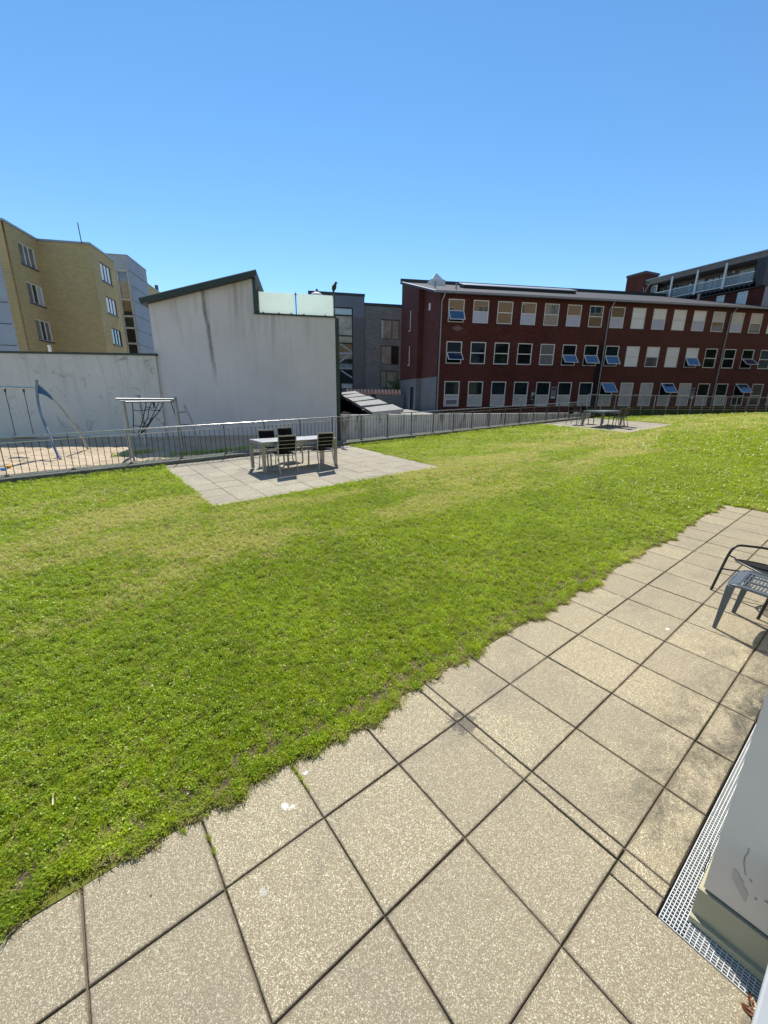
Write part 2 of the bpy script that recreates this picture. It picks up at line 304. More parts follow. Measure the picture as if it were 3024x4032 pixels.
simple('sign_white', (0.72, 0.72, 0.70), 0.5, 0.3, 0, 0.03)
simple('sign_grey', (0.20, 0.19, 0.21), 0.4, 0.4, 0, 0.2, 6)
simple('stone_cap', (0.10, 0.10, 0.095), 0.8, 0.2, 0, 0.15)
simple('white_paint', (0.75, 0.75, 0.72), 0.5, 0.3, 0, 0.05)
simple('clad_grey', (0.20, 0.185, 0.18), 0.7, 0.3, 0, 0.15, 2)
simple('clad_end', (0.05, 0.05, 0.06), 0.6, 0.3, 0, 0.1, 2)
simple('bird_brown', (0.07, 0.055, 0.05), 0.9, 0.1, 0, 0.3, 20)
simple('bark', (0.09, 0.07, 0.05), 0.9, 0.1, 0, 0.3, 10)
simple('yellow_toy', (0.75, 0.42, 0.03), 0.4, 0.4, 0, 0.03)
simple('blue_toy', (0.10, 0.25, 0.55), 0.4, 0.4, 0, 0.03)
simple('dead_leaf', (0.20, 0.075, 0.035), 0.8, 0.2, 0, 0.4, 20)
simple('straw', (0.6, 0.52, 0.36), 0.8, 0.2, 0, 0.2, 20)
simple('orange_cloth', (0.5, 0.16, 0.05), 0.8, 0.2, 0, 0.1)
simple('tan_brick_far', (0.42, 0.29, 0.17), 0.9, 0.2, 0, 0.12, 0.4)
def glass_pane(name, c, rough=0.03, ior=1.9, var=0.3, coat=0.0):
    k = N(name, rough, 0.5); k.b.inputs['IOR'].default_value = ior
    uv = k.uv(); f = k.noise(k.map(uv, (1, 1, 1)), 0.9, 4, 0.6)
    k.col(k.mix(k.ramp(f, [(0.4, 0.0), (0.62, 1.0)]), c, tuple(x*(1-var) for x in c)))
    k.bump(k.noise(uv, 0.8, 2), 0.05, 0.02); M[name] = k.m
glass_pane('pane_dark', (0.012, 0.017, 0.018), var=0.6)
glass_pane('pane_teal', (0.014, 0.032, 0.034), var=0.6)
glass_pane('pane_green', (0.022, 0.04, 0.022), var=0.7)
glass_pane('pane_tan', (0.17, 0.125, 0.085), var=0.2)  # tan base colour stands in for the reflected tan house
glass_pane('pane_pale', (0.50, 0.54, 0.52), var=0.15)
glass_pane('pane_tan_dull', (0.34, 0.30, 0.23), rough=0.12, ior=1.4, var=0.3)  # tan reflections put into the base colour
glass_pane('pane_dark_dull', (0.025, 0.025, 0.025), rough=0.15, ior=1.35, var=0.5)
glass_pane('pane_blueopen', (0.02, 0.05, 0.11), ior=2.6, var=0.2)  # blue in the base colour stands in for mirrored sky
glass_pane('pane_stair', (0.30, 0.38, 0.37), var=0.5)
glass_pane('pane_curtain', (0.22, 0.23, 0.22), var=0.5)
k = N('pane_stripes', 0.05, 0.5); k.b.inputs['IOR'].default_value = 1.9
wv = k.n('ShaderNodeTexWave', wave_type='BANDS', bands_direction='X'); k.put(wv.inputs['Vector'], k.uv()); wv.inputs['Scale'].default_value = 3.4; wv.inputs['Distortion'].default_value = 1.2
k.col(k.mix(wv.outputs['Fac'], (0.05, 0.055, 0.055), (0.34, 0.35, 0.33))); M['pane_stripes'] = k.m
k = N('frosted_glass', 0.55, 0.4)
k.col(k.mix(k.ramp(k.noise(k.ob(), 1.6, 6, 0.7), [(0.45, 0.0), (0.75, 1.0)]), (0.74, 0.82, 0.78), (0.60, 0.68, 0.64)))
tr = k.n('ShaderNodeBsdfTranslucent'); tr.inputs[0].default_value = (0.86, 0.94, 0.90, 1); ms = k.n('ShaderNodeMixShader'); ms.inputs[0].default_value = 0.6
k.t.links.new(k.b.outputs[0], ms.inputs[1]); k.t.links.new(tr.outputs[0], ms.inputs[2]); k.t.links.new(ms.outputs[0], k.t.nodes['Material Output'].inputs['Surface']); M['frosted_glass'] = k.m
k = N('balcony_glass', 0.1, 0.5); k.col((0.30, 0.33, 0.34)); k.b.inputs['Alpha'].default_value = 0.5; M['balcony_glass'] = k.m

# ------------------------------------------------------------------ mesh builder
class MB:
    def __init__(s): s.v = []; s.f = []; s.mi = []; s.c = 0; s.sm = []
    def mat(s, i): s.c = i; return s
    def add(s, vs, fs, sm=False):
        b = len(s.v); s.v += [Vector(v) for v in vs]
        for f in fs: s.f.append([b+i for i in f]); s.mi.append(s.c); s.sm.append(sm)
        return s
    def quad(s, a, b, c, d): return s.add([a, b, c, d], [(0, 1, 2, 3)])
    def hexa(s, p): return s.add(p, [(0, 3, 2, 1), (4, 5, 6, 7), (0, 1, 5, 4), (1, 2, 6, 5), (2, 3, 7, 6), (3, 0, 4, 7)])
    def box(s, x0, x1, y0, y1, z0, z1):
        return s.hexa([(x0, y0, z0), (x1, y0, z0), (x1, y1, z0), (x0, y1, z0), (x0, y0, z1), (x1, y0, z1), (x1, y1, z1), (x0, y1, z1)])
    def fbox(s, fr, u0, u1, z0, z1, o0, o1):   # box in a facade frame, o = depth towards the viewer
        P = fr.P; return s.hexa([P(u0, z0, o1), P(u1, z0, o1), P(u1, z0, o0), P(u0, z0, o0), P(u0, z1, o1), P(u1, z1, o1), P(u1, z1, o0), P(u0, z1, o0)])
    def fquad(s, fr, u0, u1, z0, z1, o=0): P = fr.P; return s.quad(P(u0, z0, o), P(u1, z0, o), P(u1, z1, o), P(u0, z1, o))
    def prism(s, pts, d):                       # polygon pts extruded by vector d
        n = len(pts); d = Vector(d); P = [Vector(p) for p in pts]
        return s.add(P + [p+d for p in P], [tuple(range(n-1, -1, -1)), tuple(range(n, 2*n))] + [(i, (i+1) % n, n+(i+1) % n, n+i) for i in range(n)])
    def tube(s, pts, r, n=8, cap=True, sm=True):
        P = [Vector(p) for p in pts]; rr = r if isinstance(r, (list, tuple)) else [r]*len(P)
        rings = []; up = None
        for i, p in enumerate(P):
            t = (P[min(i+1, len(P)-1)] - P[max(i-1, 0)]).normalized()
            if up is None: up = Vector((0, 0, 1)) if abs(t.z) < 0.9 else Vector((1, 0, 0))
            a = t.cross(up).normalized(); b = a.cross(t).normalized(); up = b
            rings.append([p + (a*math.cos(2*math.pi*q/n) + b*math.sin(2*math.pi*q/n))*rr[i] for q in range(n)])
        vs = [v for g in rings for v in g]; fs = []
        for i in range(len(P)-1):
            for q in range(n): fs.append((i*n+q, i*n+(q+1) % n, (i+1)*n+(q+1) % n, (i+1)*n+q))
        s.add(vs, fs, sm)
        if cap: s.add(rings[0], [tuple(range(n-1, -1, -1))]); s.add(rings[-1], [tuple(range(n))])
        return s
    def bar(s, a, b, w, h, up=(0, 0, 1)):       # rectangular bar from a to b
        a, b = Vector(a), Vector(b); t = (b-a).normalized(); u = Vector(up)
        x = t.cross(u).normalized()*w/2; y = x.cross(t).normalized()*h/2
        return s.hexa([a-x-y, a+x-y, b+x-y, b-x-y, a-x+y, a+x+y, b+x+y, b-x+y])
    def sphere(s, c, r, nu=12, nv=8):
        c = Vector(c); rx, ry, rz = (r, r, r) if isinstance(r, (int, float)) else r; vs = []; fs = []
        for i in range(nv+1):
            for j in range(nu):
                t = math.pi*i/nv; p = 2*math.pi*j/nu; vs.append(c+Vector((rx*math.sin(t)*math.cos(p), ry*math.sin(t)*math.sin(p), rz*math.cos(t))))
        for i in range(nv):
            for j in range(nu): fs.append((i*nu+j, (i+1)*nu+j, (i+1)*nu+(j+1) % nu, i*nu+(j+1) % nu))
        return s.add(vs, fs, True)
    def build(s, name, mats, parent=None, world=True, uv=0.0, bevel=0.0):
        me = bpy.data.meshes.new(name); off = Vector((0, 0, 0))
        org = None
        if world:
            if parent is not None:
                q = parent; off = Vector((0, 0, 0))
                while q is not None: off += q.location; q = q.parent
            else:
                xs = np.array([tuple(v) for v in s.v]); off = Vector(((xs[:, 0].min()+xs[:, 0].max())/2, (xs[:, 1].min()+xs[:, 1].max())/2, xs[:, 2].min())); org = off
        me.from_pydata([tuple(v-off) for v in s.v], [], s.f); me.update()
        for m in (mats if isinstance(mats, (list, tuple)) else [mats]): me.materials.append(M[m] if isinstance(m, str) else m)
        me.polygons.foreach_set('material_index', s.mi); me.polygons.foreach_set('use_smooth', s.sm)
        d = Vector((math.sin(R(uv)), math.cos(R(uv)), 0)) if uv else Vector((1, 0, 0)); nn = Vector((d.y, -d.x, 0))
        ul = me.uv_layers.new(name='UVMap'); lv = np.zeros(len(me.loops), dtype=np.int32); me.loops.foreach_get('vertex_index', lv)
        V = np.array([tuple(v) for v in s.v]); u = V @ np.array(d) + V @ np.array(nn) - UVO.dot(d) - UVO.dot(nn); w = V[:, 2]
        ul.data.foreach_set('uv', np.stack([u[lv], w[lv]], 1).ravel().astype(np.float32))
        o = bpy.data.objects.new(name, me); COL.objects.link(o)
        if parent is not None: o.parent = parent
        elif org is not None: o.location = org
        if bevel:
            b = o.modifiers.new('edge', 'BEVEL'); b.width = bevel; b.segments = 2; b.limit_method = 'ANGLE'
        return o
UVO = Vector((0, 0, 0))
def tag(o, label=None, cat=None, group=None, kind=None):
    if label: o['label'] = label
    if cat: o['category'] = cat
    if group: o['group'] = group
    if kind: o['kind'] = kind
    return o
def empty(name, loc, label, cat, group=None, rz=0.0):
    o = bpy.data.objects.new(name, None); COL.objects.link(o); o.location = loc; o.rotation_euler = (0, 0, rz); o.empty_display_size = 0.2
    return tag(o, label, cat, group)
def copy_tree(o, parent=None):
    c = o.copy(); COL.objects.link(c); c.parent = parent
    for ch in list(o.children): copy_tree(ch, c)
    return c
def bez(p, n=8):                       # smooth polyline through points (Catmull-Rom)
    P = [Vector(q) for q in p]; P = [P[0]*2-P[1]] + P + [P[-1]*2-P[-2]]; out = []
    for i in range(1, len(P)-2):
        for k_ in range(n):
            t = k_/n; a, b, c, d = P[i-1], P[i], P[i+1], P[i+2]
            out.append(0.5*((2*b) + (c-a)*t + (2*a-5*b+4*c-d)*t*t + (3*b-a-3*c+d)*t**3))
    return out + [P[-2]]
def wall_with_holes(mb, fr, u0, u1, z0, z1, holes, depth=0.12, o=0.0):
    us = sorted({u0, u1, *[h[0] for h in holes], *[h[1] for h in holes]}); zs = sorted({z0, z1, *[h[2] for h in holes], *[h[3] for h in holes]})
    us = [u for u in us if u0 <= u <= u1]; zs = [z for z in zs if z0 <= z <= z1]
    for a, b in zip(us, us[1:]):
        for c, d in zip(zs, zs[1:]):
            m_, n_ = (a+b)/2, (c+d)/2
            if any(h[0] < m_ < h[1] and h[2] < n_ < h[3] for h in holes): continue
            mb.fquad(fr, a, b, c, d, o)
    for h in holes:
        P = fr.P; a, b, c, d = h[:4]
        mb.quad(P(a, c, o), P(a, d, o), P(a, d, o-depth), P(a, c, o-depth)); mb.quad(P(b, d, o), P(b, c, o), P(b, c, o-depth), P(b, d, o-depth))
        mb.quad(P(a, d, o), P(b, d, o), P(b, d, o-depth), P(a, d, o-depth)); mb.quad(P(b, c, o), P(a, c, o), P(a, c, o-depth), P(b, c, o-depth))

# ------------------------------------------------------------------ ground sheets
def sheet(name, pts, mat, uv=0): return tag(MB().add(pts, [tuple(range(len(pts)))]).build(name, mat, uv=uv), kind='structure')
g_ = MB(); g_.quad((-900, -900, -1.6), (900, -900, -1.6), (900, 1500, -1.6), (-900, 1500, -1.6)); tag(g_.build('ground', 'yard'), kind='structure')
F2A, F2AZ = Vector((11.35, 23.72, 0)), 72.2
fence2 = Fr(F2A, F2AZ)                                # railing along the far side of the lawn
RWA, RWAZ = Vector((-2.04, 17.19, 0)), 64.1
rw = Fr(RWA, RWAZ)                                    # concrete retaining wall beyond the first railing
e1, e2 = rw.P(0, 0.8, -0.2), rw.P(15.6, 0.8, -0.2); e3 = fence2.P(45, 0.8, -0.1)
sheet('yard', [(-14, 17.9, 0.8), (e1.x, e1.y, .8), (e2.x, e2.y, .8), (e3.x, e3.y, .8), (120, 90, 0.8), (-60, 90, 0.8), (-60, 22, .8)], 'yard')
sheet('side_yard', [(-60, 15.9, 0.5), (-14, 15.9, .5), (-14, 22.1, .5), (-60, 22.1, .5)], 'yard')
# lawn base: one sheet, tilted like the ground, with the path cut by its own slabs
lb = MB()
def lawn_far(j): return 100.0
poly = [W(-30, -19.45, .004), W(43.6, -19.45, .004)] + [fence2.P(u, 0, 0.12) for u in (0.6, 12, 24, 45)] + [W(75, 30, .004), W(16.0, 30, .004), W(16.0, -0.78, .004), W(-30, -0.78, .004)]
poly = [Vector((p.x, p.y, pz(p.x, p.y) + .004)) for p in poly]
tag(lb.add(poly, [tuple(range(len(poly)))]).build('lawn', 'lawn_base'), kind='structure')
# joint bed under the path slabs
tag(MB().quad(W(-30, -1.0, -.0095), W(16.4, -1.0, -.0095), W(16.4, 12, -.0095), W(-30, 12, -.0095)).build('path_bed', 'joint'), kind='structure')

# slabs of the path: bevelled pavers, each a hair out of true
def slab(mb, i0, i1, j0, j1, h0=-.045, h1=0.0, gap=.0038, ch=.003, jit=.0022):
    gi, gj = gap/T, gap/(T*JW); i0 += gi; i1 -= gi; j0 += gj; j1 -= gj
    if i1-i0 < .02 or j1-j0 < .02: return
    di, dj = random.uniform(-.004, .004), random.uniform(-.004, .004); i0 += di; i1 += di; j0 += dj; j1 += dj
    dh = [random.uniform(-jit, jit) for _ in range(4)]; c = ch/T
    q = [(i0, j0), (i1, j0), (i1, j1), (i0, j1)]; qi = [(i0+c, j0+c), (i1-c, j0+c), (i1-c, j1-c), (i0+c, j1-c)]
    vs = [W(a, b, h0) for a, b in q] + [W(a, b, h1-ch+dh[n]) for n, (a, b) in enumerate(q)] + [W(a, b, h1+dh[n]) for n, (a, b) in enumerate(qi)]
    fs = []
    for n in range(4): m = (n+1) % 4; fs += [(n, m, 4+m, 4+n)[::-1], (4+n, 4+m, 8+m, 8+n)[::-1]]
    fs.append((8, 9, 10, 11)[::-1]); mb.add(vs, fs)
I_BOUNDS = [-22+n for n in range(24)] + [1+STRIP] + [2+STRIP+n for n in range(15)]
GR0, GR1 = 2.40, 2.555           # drain grate between path and house wall
cor_i = 1.04                     # where the house corner stands
pv = MB()
for n in range(len(I_BOUNDS)-1):
    a, b = I_BOUNDS[n], I_BOUNDS[n+1]
    for j in (-1, 0, 1): slab(pv, a, b, (-0.93 if j == -1 else j), j+1)
    if b <= 0.82: slab(pv, a, b, 2, 3.03)
    elif a < 0.82:
        slab(pv, a, 0.82, 2, 3.03, gap=.003); slab(pv, 0.82, b, 2, GR0-.02, gap=.003)
    elif a < 11: slab(pv, a, b, 2, GR0-.02)
    else: slab(pv, a, b, 2, 3); slab(pv, a, b, 3, 4); slab(pv, a, b, 4, 5)
tag(pv.build('path', 'exposed_aggregate'), kind='structure')

# two square patios on the lawn
def patio(i0, ni, j0, j1, name):
    mb = MB(); j = j0; r = 0
    while j < j1 - .2:
        je = min(j+1, j1)
        for n in range(ni): slab(mb, i0+n, i0+n+1, j, je, -.03, .016, gap=.004, ch=.003, jit=.003)
        j += 1
    tag(mb.build(name, 'patio_slab'), kind='structure')
    tag(MB().quad(W(i0+.02, j0+.02, .008), W(i0+ni-.02, j0+.02, .008), W(i0+ni-.02, j1-.02, .008), W(i0+.02, j1-.02, .008)).build(name+'_bed', 'joint'), kind='structure')
patio(1.2, 11, -19.5, -11.2, 'patio'); patio(34.2, 11, -19.5, -11.3, 'far_patio')

# sand of the playground, dented by feet
sx_n, sy_n = 230, 90; sv = []; sf = []
def hsh(x, y): return math.sin(x*3.1+math.sin(y*2.3)*1.7)*math.sin(y*3.7+math.sin(x*1.9)*1.3)
dents = [(random.uniform(-32, 12), random.uniform(-40, -20.2), random.uniform(.12, .35)) for _ in range(900)]
A_ = np.linspace(-34, 12.0, sx_n); B_ = np.linspace(-40, -20.15, sy_n); GA, GB = np.meshgrid(A_, B_); HH = np.zeros_like(GA)
for a, b, r in dents: HH -= .035*np.exp(-(((GA-a)**2+(GB-b)**2)/(r*r)))
for yi in range(sy_n):
    for xi in range(sx_n):
        a, b = A_[xi], B_[yi]; sv.append(W(a, b, -.02 + HH[yi, xi] + .02*hsh(a*.8, b*.8)*min(1, (-20.15-b))))
for yi in range(sy_n-1):
    for xi in range(sx_n-1): q = yi*sx_n+xi; sf.append((q, q+1, q+sx_n+1, q+sx_n))
tag(MB().add(sv, sf, True).build('sand', 'sand'), kind='structure')
sheet('service_path', [W(11.9, -20.15, -.38), W(44, -20.15, -.38), W(44, -33, -.38), W(11.9, -33, -.38)], 'yard')

# ------------------------------------------------------------------ grass
def clump(name, kind, seed):
    rr = random.Random(seed); mb = MB()
    if kind in ('grass', 'dry'):
        nb = 32 if kind == 'grass' else 26
        for _ in range(nb):
            a = rr.uniform(0, 6.283); r = rr.uniform(0, .030); x, y = r*math.cos(a), r*math.sin(a); b = rr.uniform(0, 6.283)
            hgt = rr.uniform(.012, .040)*(0.6 if kind == 'dry' else 1); lean = rr.uniform(.25, 1.2)*(1.7 if kind == 'dry' else 1)*hgt; w = rr.uniform(.0011, .0022)
            dx, dy = math.cos(b), math.sin(b); px_, py_ = -dy*w, dx*w
            m1 = (x+dx*lean*.35, y+dy*lean*.35, hgt*.62); tp = (x+dx*lean, y+dy*lean, hgt)
            mb.add([(x-px_, y-py_, 0), (x+px_, y+py_, 0), (m1[0]+px_*.8, m1[1]+py_*.8, m1[2]), (m1[0]-px_*.8, m1[1]-py_*.8, m1[2]), tp], [(0, 1, 2, 3), (3, 2, 4)])
    else:                         # clover and other broad leaves
        for _ in range(13):
            a = rr.uniform(0, 6.283); r = rr.uniform(0, .032); x, y = r*math.cos(a), r*math.sin(a); z = rr.uniform(.006, .040); rot = rr.uniform(0, 6.283)
            tx, ty = rr.uniform(-.95, .95), rr.uniform(-.95, .95)
            for q in range(3):
                b = rot + q*2.094; L = rr.uniform(.0036, .0062); wd = L*.55; dx, dy = math.cos(b), math.sin(b)
                P = [(0, 0), (L*.55, wd), (L, wd*.6), (L, -wd*.6), (L*.55, -wd)]
                vs = [(x+dx*u-dy*v, y+dy*u+dx*v, z + (dx*u-dy*v)*tx + (dy*u+dx*v)*ty + u*.12) for u, v in P]
                mb.add(vs, [(0, 4, 3, 2, 1)[::-1]])
    me_o = mb.build(name, {'grass': 'grass_blade', 'dry': 'dry_thatch', 'clover': 'clover_leaf', 'weed': 'leaf'}[kind], world=False)
    COL.objects.unlink(me_o); return me_o
def scatter(name, sets, label=None):   # sets: (points, clump, scale); one object for the whole scatter
    P = np.concatenate([np.asarray(q, dtype=np.float32) for q, _, _ in sets])
    sc = np.concatenate([np.asarray(q)[:, 3]*k for q, _, k in sets]); idx = np.concatenate([np.full(len(q), n) for n, (q, _, _) in enumerate(sets)])
    me = bpy.data.meshes.new(name); me.vertices.add(len(P)); me.vertices.foreach_set('co', P[:, :3].ravel())
    a = me.attributes.new('rot', 'FLOAT', 'POINT'); a.data.foreach_set('value', rng.uniform(0, 6.283, len(P)).astype(np.float32))
    a = me.attributes.new('scl', 'FLOAT', 'POINT'); a.data.foreach_set('value', (sc*rng.uniform(.75, 1.25, len(P))).astype(np.float32))
    a = me.attributes.new('idx', 'INT', 'POINT'); a.data.foreach_set('value', idx.astype(np.int32))
    o = bpy.data.objects.new(name, me); COL.objects.link(o)
    g = bpy.data.node_groups.new(name, 'GeometryNodeTree'); g.interface.new_socket('Geometry', in_out='INPUT', socket_type='NodeSocketGeometry'); g.interface.new_socket('Geometry', in_out='OUTPUT', socket_type='NodeSocketGeometry')
    nn = g.nodes.new; L = g.links.new; gi = nn('NodeGroupInput'); go = nn('NodeGroupOutput'); jn = nn('GeometryNodeJoinGeometry')
    def attr(nm, ty): q = nn('GeometryNodeInputNamedAttribute'); q.data_type = ty; q.inputs['Name'].default_value = nm; return q.outputs[0]
    r_ = attr('rot', 'FLOAT'); s2 = attr('scl', 'FLOAT'); i2 = attr('idx', 'INT'); cx = nn('ShaderNodeCombineXYZ'); L(r_, cx.inputs[2])
    for n, (_, proto, _k) in enumerate(sets):
        ip = nn('GeometryNodeInstanceOnPoints'); oi = nn('GeometryNodeObjectInfo'); oi.inputs['Object'].default_value = proto; oi.inputs['As Instance'].default_value = True
        cm = nn('FunctionNodeCompare'); cm.data_type = 'INT'; cm.operation = 'EQUAL'
        ins = [q for q in cm.inputs if q.enabled and q.type == 'INT']; L(i2, ins[0]); ins[1].default_value = n
        L(gi.outputs[0], ip.inputs['Points']); L(cm.outputs[0], ip.inputs['Selection']); L(oi.outputs['Geometry'], ip.inputs['Instance'])
        L(cx.outputs[0], ip.inputs['Rotation']); L(s2, ip.inputs['Scale']); L(ip.outputs[0], jn.inputs[0])
    L(jn.outputs[0], go.inputs[0]); md = o.modifiers.new('scatter', 'NODES'); md.node_group = g; return tag(o, label, None, None, 'stuff')
_ph = [random.uniform(0, 6.28) for _ in range(12)]
def wob(t, k=1.0): return sum(math.sin(t*f*k+_ph[n])*a for n, (f, a) in enumerate(((.9, .05), (2.3, .045), (5.1, .035), (11.0, .03), (23.0, .02))))
def wobv(t): return sum(np.sin(t*f+_ph[n])*a for n, (f, a) in enumerate(((.9, .05), (2.3, .045), (5.1, .035), (11.0, .03), (23.0, .02))))
def lawn_points(n, dmin, dmax):
    # uniform in a disc sector around the path end, kept where the lawn is and where some view could reach
    r = np.sqrt(rng.uniform(dmin**2, dmax**2, n)); a = rng.uniform(R(-54), R(54), n)
    x = r*np.sin(a); y = r*np.cos(a)
    qi = ((x-GX)*AL.x + (y-GY)*AL.y)/T; qj = ((x-GX)*AC.x + (y-GY)*AC.y)/(T*JW)
    edge = -0.80 + wobv(qi*1.3)*1.25
    ok = (qj > -19.42) & ((qj < edge) | (qi > 15.95 + wobv(qj*1.5)))
    for (i0, i1, j0, j1) in ((1.2, 12.2, -19.5, -11.2), (34.2, 45.2, -19.5, -11.3)):
        e = .05; ok &= ~((qi > i0+e+wobv(qj)*.5) & (qi < i1-e+wobv(qj*1.2+1)*.5) & (qj < j1-e+wobv(qi+2)*.5))
    d2 = (x-F2A.x)*fence2.n.x + (y-F2A.y)*fence2.n.y; ok &= (d2 > .05) | ((qi < 43.6) & (x < 12.5))
    # thin out right at the path edge, where feet and the mower leave bare soil
    near = np.clip((-(qj) - .80)/.5, 0, 1); keep = rng.uniform(0, 1, n) < (.22 + .78*near); keep |= (qi > 15)
    ok &= keep
    x, y = x[ok], y[ok]; s = np.ones(len(x)); return np.stack([x, y, SL_A*x+SL_B*y+.004, s], 1)
protos = [clump('grass_clump', 'grass', 1), clump('grass_clump', 'grass', 2), clump('clover_clump', 'clover', 3), clump('clover_clump', 'clover', 4), clump('dry_clump', 'dry', 5)]
def area(d0, d1): return R(108)/2*(d1*d1-d0*d0)
bands = [(1.4, 4.2, 2100, .85), (4.2, 8.0, 1000, 1.1), (8.0, 15.0, 480, 1.45), (15.0, 45.0, 130, 2.2)]
allp = []
for d0, d1, dens, sc in bands:
    p = lawn_points(int(area(d0, d1)*dens), d0, d1); p[:, 3] *= sc; allp.append(p)
allp = np.concatenate(allp); sel = rng.uniform(0, 1, len(allp)); q5 = np.sin(allp[:, 0]*1.3+1)*np.sin(allp[:, 1]*1.7+.5)*.12
far = np.clip((np.hypot(allp[:, 0], allp[:, 1])-5)/6, 0, 1)
cl = .50 - far*.30 + q5
h1 = (sel*997) % 1; h2 = (sel*331) % 1; g_on = sel > cl
scatter('grass', [(allp[g_on & (h1 < .5) & (h2 > .22)], protos[0], 1.0), (allp[g_on & (h1 >= .5) & (h2 > .22)], protos[1], 1.0), (allp[g_on & (h2 <= .22)], protos[4], 1.15),
                  (allp[~g_on & (h1 < .5)], protos[2], 1.05), (allp[~g_on & (h1 >= .5)], protos[3], 1.05)], 'short mown lawn grass mixed with clover and yellowed dry patches')
fm_ = MB(); fm_.sphere((0, 0, .026), (.0045, .0045, .0035), 6, 4); fproto = fm_.build('glint_speck', 'white_paint', world=False); COL.objects.unlink(fproto)  # white bead, a bright speck in place of a glint on the lawn
fl2 = rng.uniform(0, 1, len(allp)); scatter('glint_specks', [(np.column_stack([allp[fl2 < .0025][:, :3], np.ones((fl2 < .0025).sum())]), fproto, 1.0)], 'tiny white specks standing in for glints over the lawn')
# taller ragged tufts, dry roots and soil along the path edge
et = []
for _ in range(5200):
    i = random.uniform(-8, 15.9); c = -0.83 + wob(i*1.3)*1.25
    j = c - .02 + random.gauss(0, .055); p = W(i, j, .002); et.append((p.x, p.y, p.z, random.uniform(.4, .95)))
et = np.array(et)
tf = [];
for _ in range(46):               # darker, taller tussocks at the very edge
    i = random.uniform(-8, 15.5); c = -0.86 + wob(i*1.3)*1.25
    for _ in range(random.randint(20, 60)):
        p = W(i+random.gauss(0, .10), c+random.gauss(0, .045), .002); tf.append((p.x, p.y, p.z, random.uniform(.6, 1.1)))
scatter('edge_grass', [(et[::4], protos[0], 1.05), (np.concatenate([et[1::4], et[2::4]]), protos[4], 1.3), (et[3::4], protos[2], 1.1), (np.array(tf)[::2], protos[3], .8), (np.array(tf)[1::2], protos[1], 1.15)], 'ragged grass, dry roots and dark weeds hanging over the path edge')
# soil strip between turf and slabs, ragged on both sides
ss = MB(); prev = None
for n in range(700):
    i = -12 + n*.04; c = -0.80 + wob(i*1.3)*1.25; a = W(i, c-.42, .0055); b = W(i, c+.045+.03*math.sin(i*31)*math.sin(i*13), .0075)
    if prev: ss.quad(prev[0], prev[1], b, a)
    prev = (a, b)
tag(ss.build('soil', 'soil'), kind='structure')
# weeds on the sand by the kerb, moss in some joints
wp = []
for ci, cj, r, n in ((-3.5, -20.5, .7, 70), (-1.5, -20.6, .6, 60), (.6, -20.5, .5, 70), (2.4, -20.7, .5, 70), (3.2, -22.6, .7, 120), (4.6, -22.0, .8, 130), (1.2, -24.5, .5, 80), (-6, -20.6, .5, 60), (.0, -24, .4, 40), (6.0, -22.3, .8, 90), (8.5, -21.6, .7, 60)):
    for _ in range(n):
        p = W(ci+random.gauss(0, r), min(-20.25, cj+random.gauss(0, r*.35)), -.02); wp.append((p.x, p.y, p.z, random.uniform(1.0, 2.2)))
scatter('weeds', [(np.array(wp), protos[2], 1.0)], 'patches of green weeds on the sand behind the railing')
jm = []
for (i0, j0, i1, j1, n) in ((-1.0, -.72, -.98, -.3, 22), (-2.0, -.62, -1.98, -.3, 8), (0.02, -.74, 0.0, -.64, 8)):
    for _ in range(n):
        t = random.random()**1.5; p = W(i0+(i1-i0)*t, j0+(j1-j0)*t, -.004); jm.append((p.x, p.y, p.z, random.uniform(.25, .5)))
scatter('joint_grass', [(np.array(jm), protos[0], 1.0)], 'thin grass sprouting from the joints between slabs')

# ------------------------------------------------------------------ railings
def railing(root_name, label, Pf, u0, u1, step, top_h, kerb, group=None, bal=0.118, mid_drop=.115, foot=.0, cat='railing'):
    # Pf(u, h, o) -> world point; posts every step, two top rails, bottom rail, thin balusters
    root = empty(root_name, Pf((u0+u1)/2, 0, 0), label, cat, group)
    n = int(round((u1-u0)/step)); up = .13
    MB().tube([Pf(u0-.02, top_h, 0), Pf(u1+.02, top_h, 0)], .017, 8).build('top_rail', 'steel_light', root)
    MB().bar(Pf(u0, top_h-mid_drop, 0), Pf(u1, top_h-mid_drop, 0), .03, .012).build('upper_rail', 'steel_light', root)
    MB().bar(Pf(u0, up, 0), Pf(u1, up, 0), .03, .012).build('bottom_rail', 'steel_light', root)
    bm_ = MB(); m_ = int((u1-u0)/bal)
    for q in range(m_+1):
        u = u0 + q*bal
        if u < u1: bm_.tube([Pf(u, up, 0), Pf(u, top_h-mid_drop, 0)], .0065, 5, False)
    tag(bm_.build('baluster', kerb[1], root), kind='stuff')
    for q in range(n+1):
        u = u0 + q*step
        p = MB(); p.bar(Pf(u, foot, 0), Pf(u, top_h, 0), .05, .014, up=Pf(1, 0, 0)-Pf(0, 0, 0)); p.bar(Pf(u-.07, foot+.012, .0), Pf(u+.07, foot+.012, 0), .09, .012)
        for s_ in (-.055, .055): p.tube([Pf(u+s_, foot+.012, 0), Pf(u+s_, foot+.05, 0)], .009, 6)
        p.build('post', kerb[0], root)
    return root
def P1(u, h, o): return W(u, -20.02 + o/T, h)
railing('railing', 'long low steel railing between the lawn and the sandy playground', P1, -11.43, 43.6, 2.28, .91, ('steel_dark', 'rust_bar'), 'steel railings round the lawn', bal=2.28/9, foot=.10)
kb = MB().hexa([W(-30, -19.5, -.15), W(43.7, -19.5, -.15), W(43.7, -20.3, -.15), W(-30, -20.3, -.15), W(-30, -19.5, .1), W(43.7, -19.5, .1), W(43.7, -20.3, .1), W(-30, -20.3, .1)])
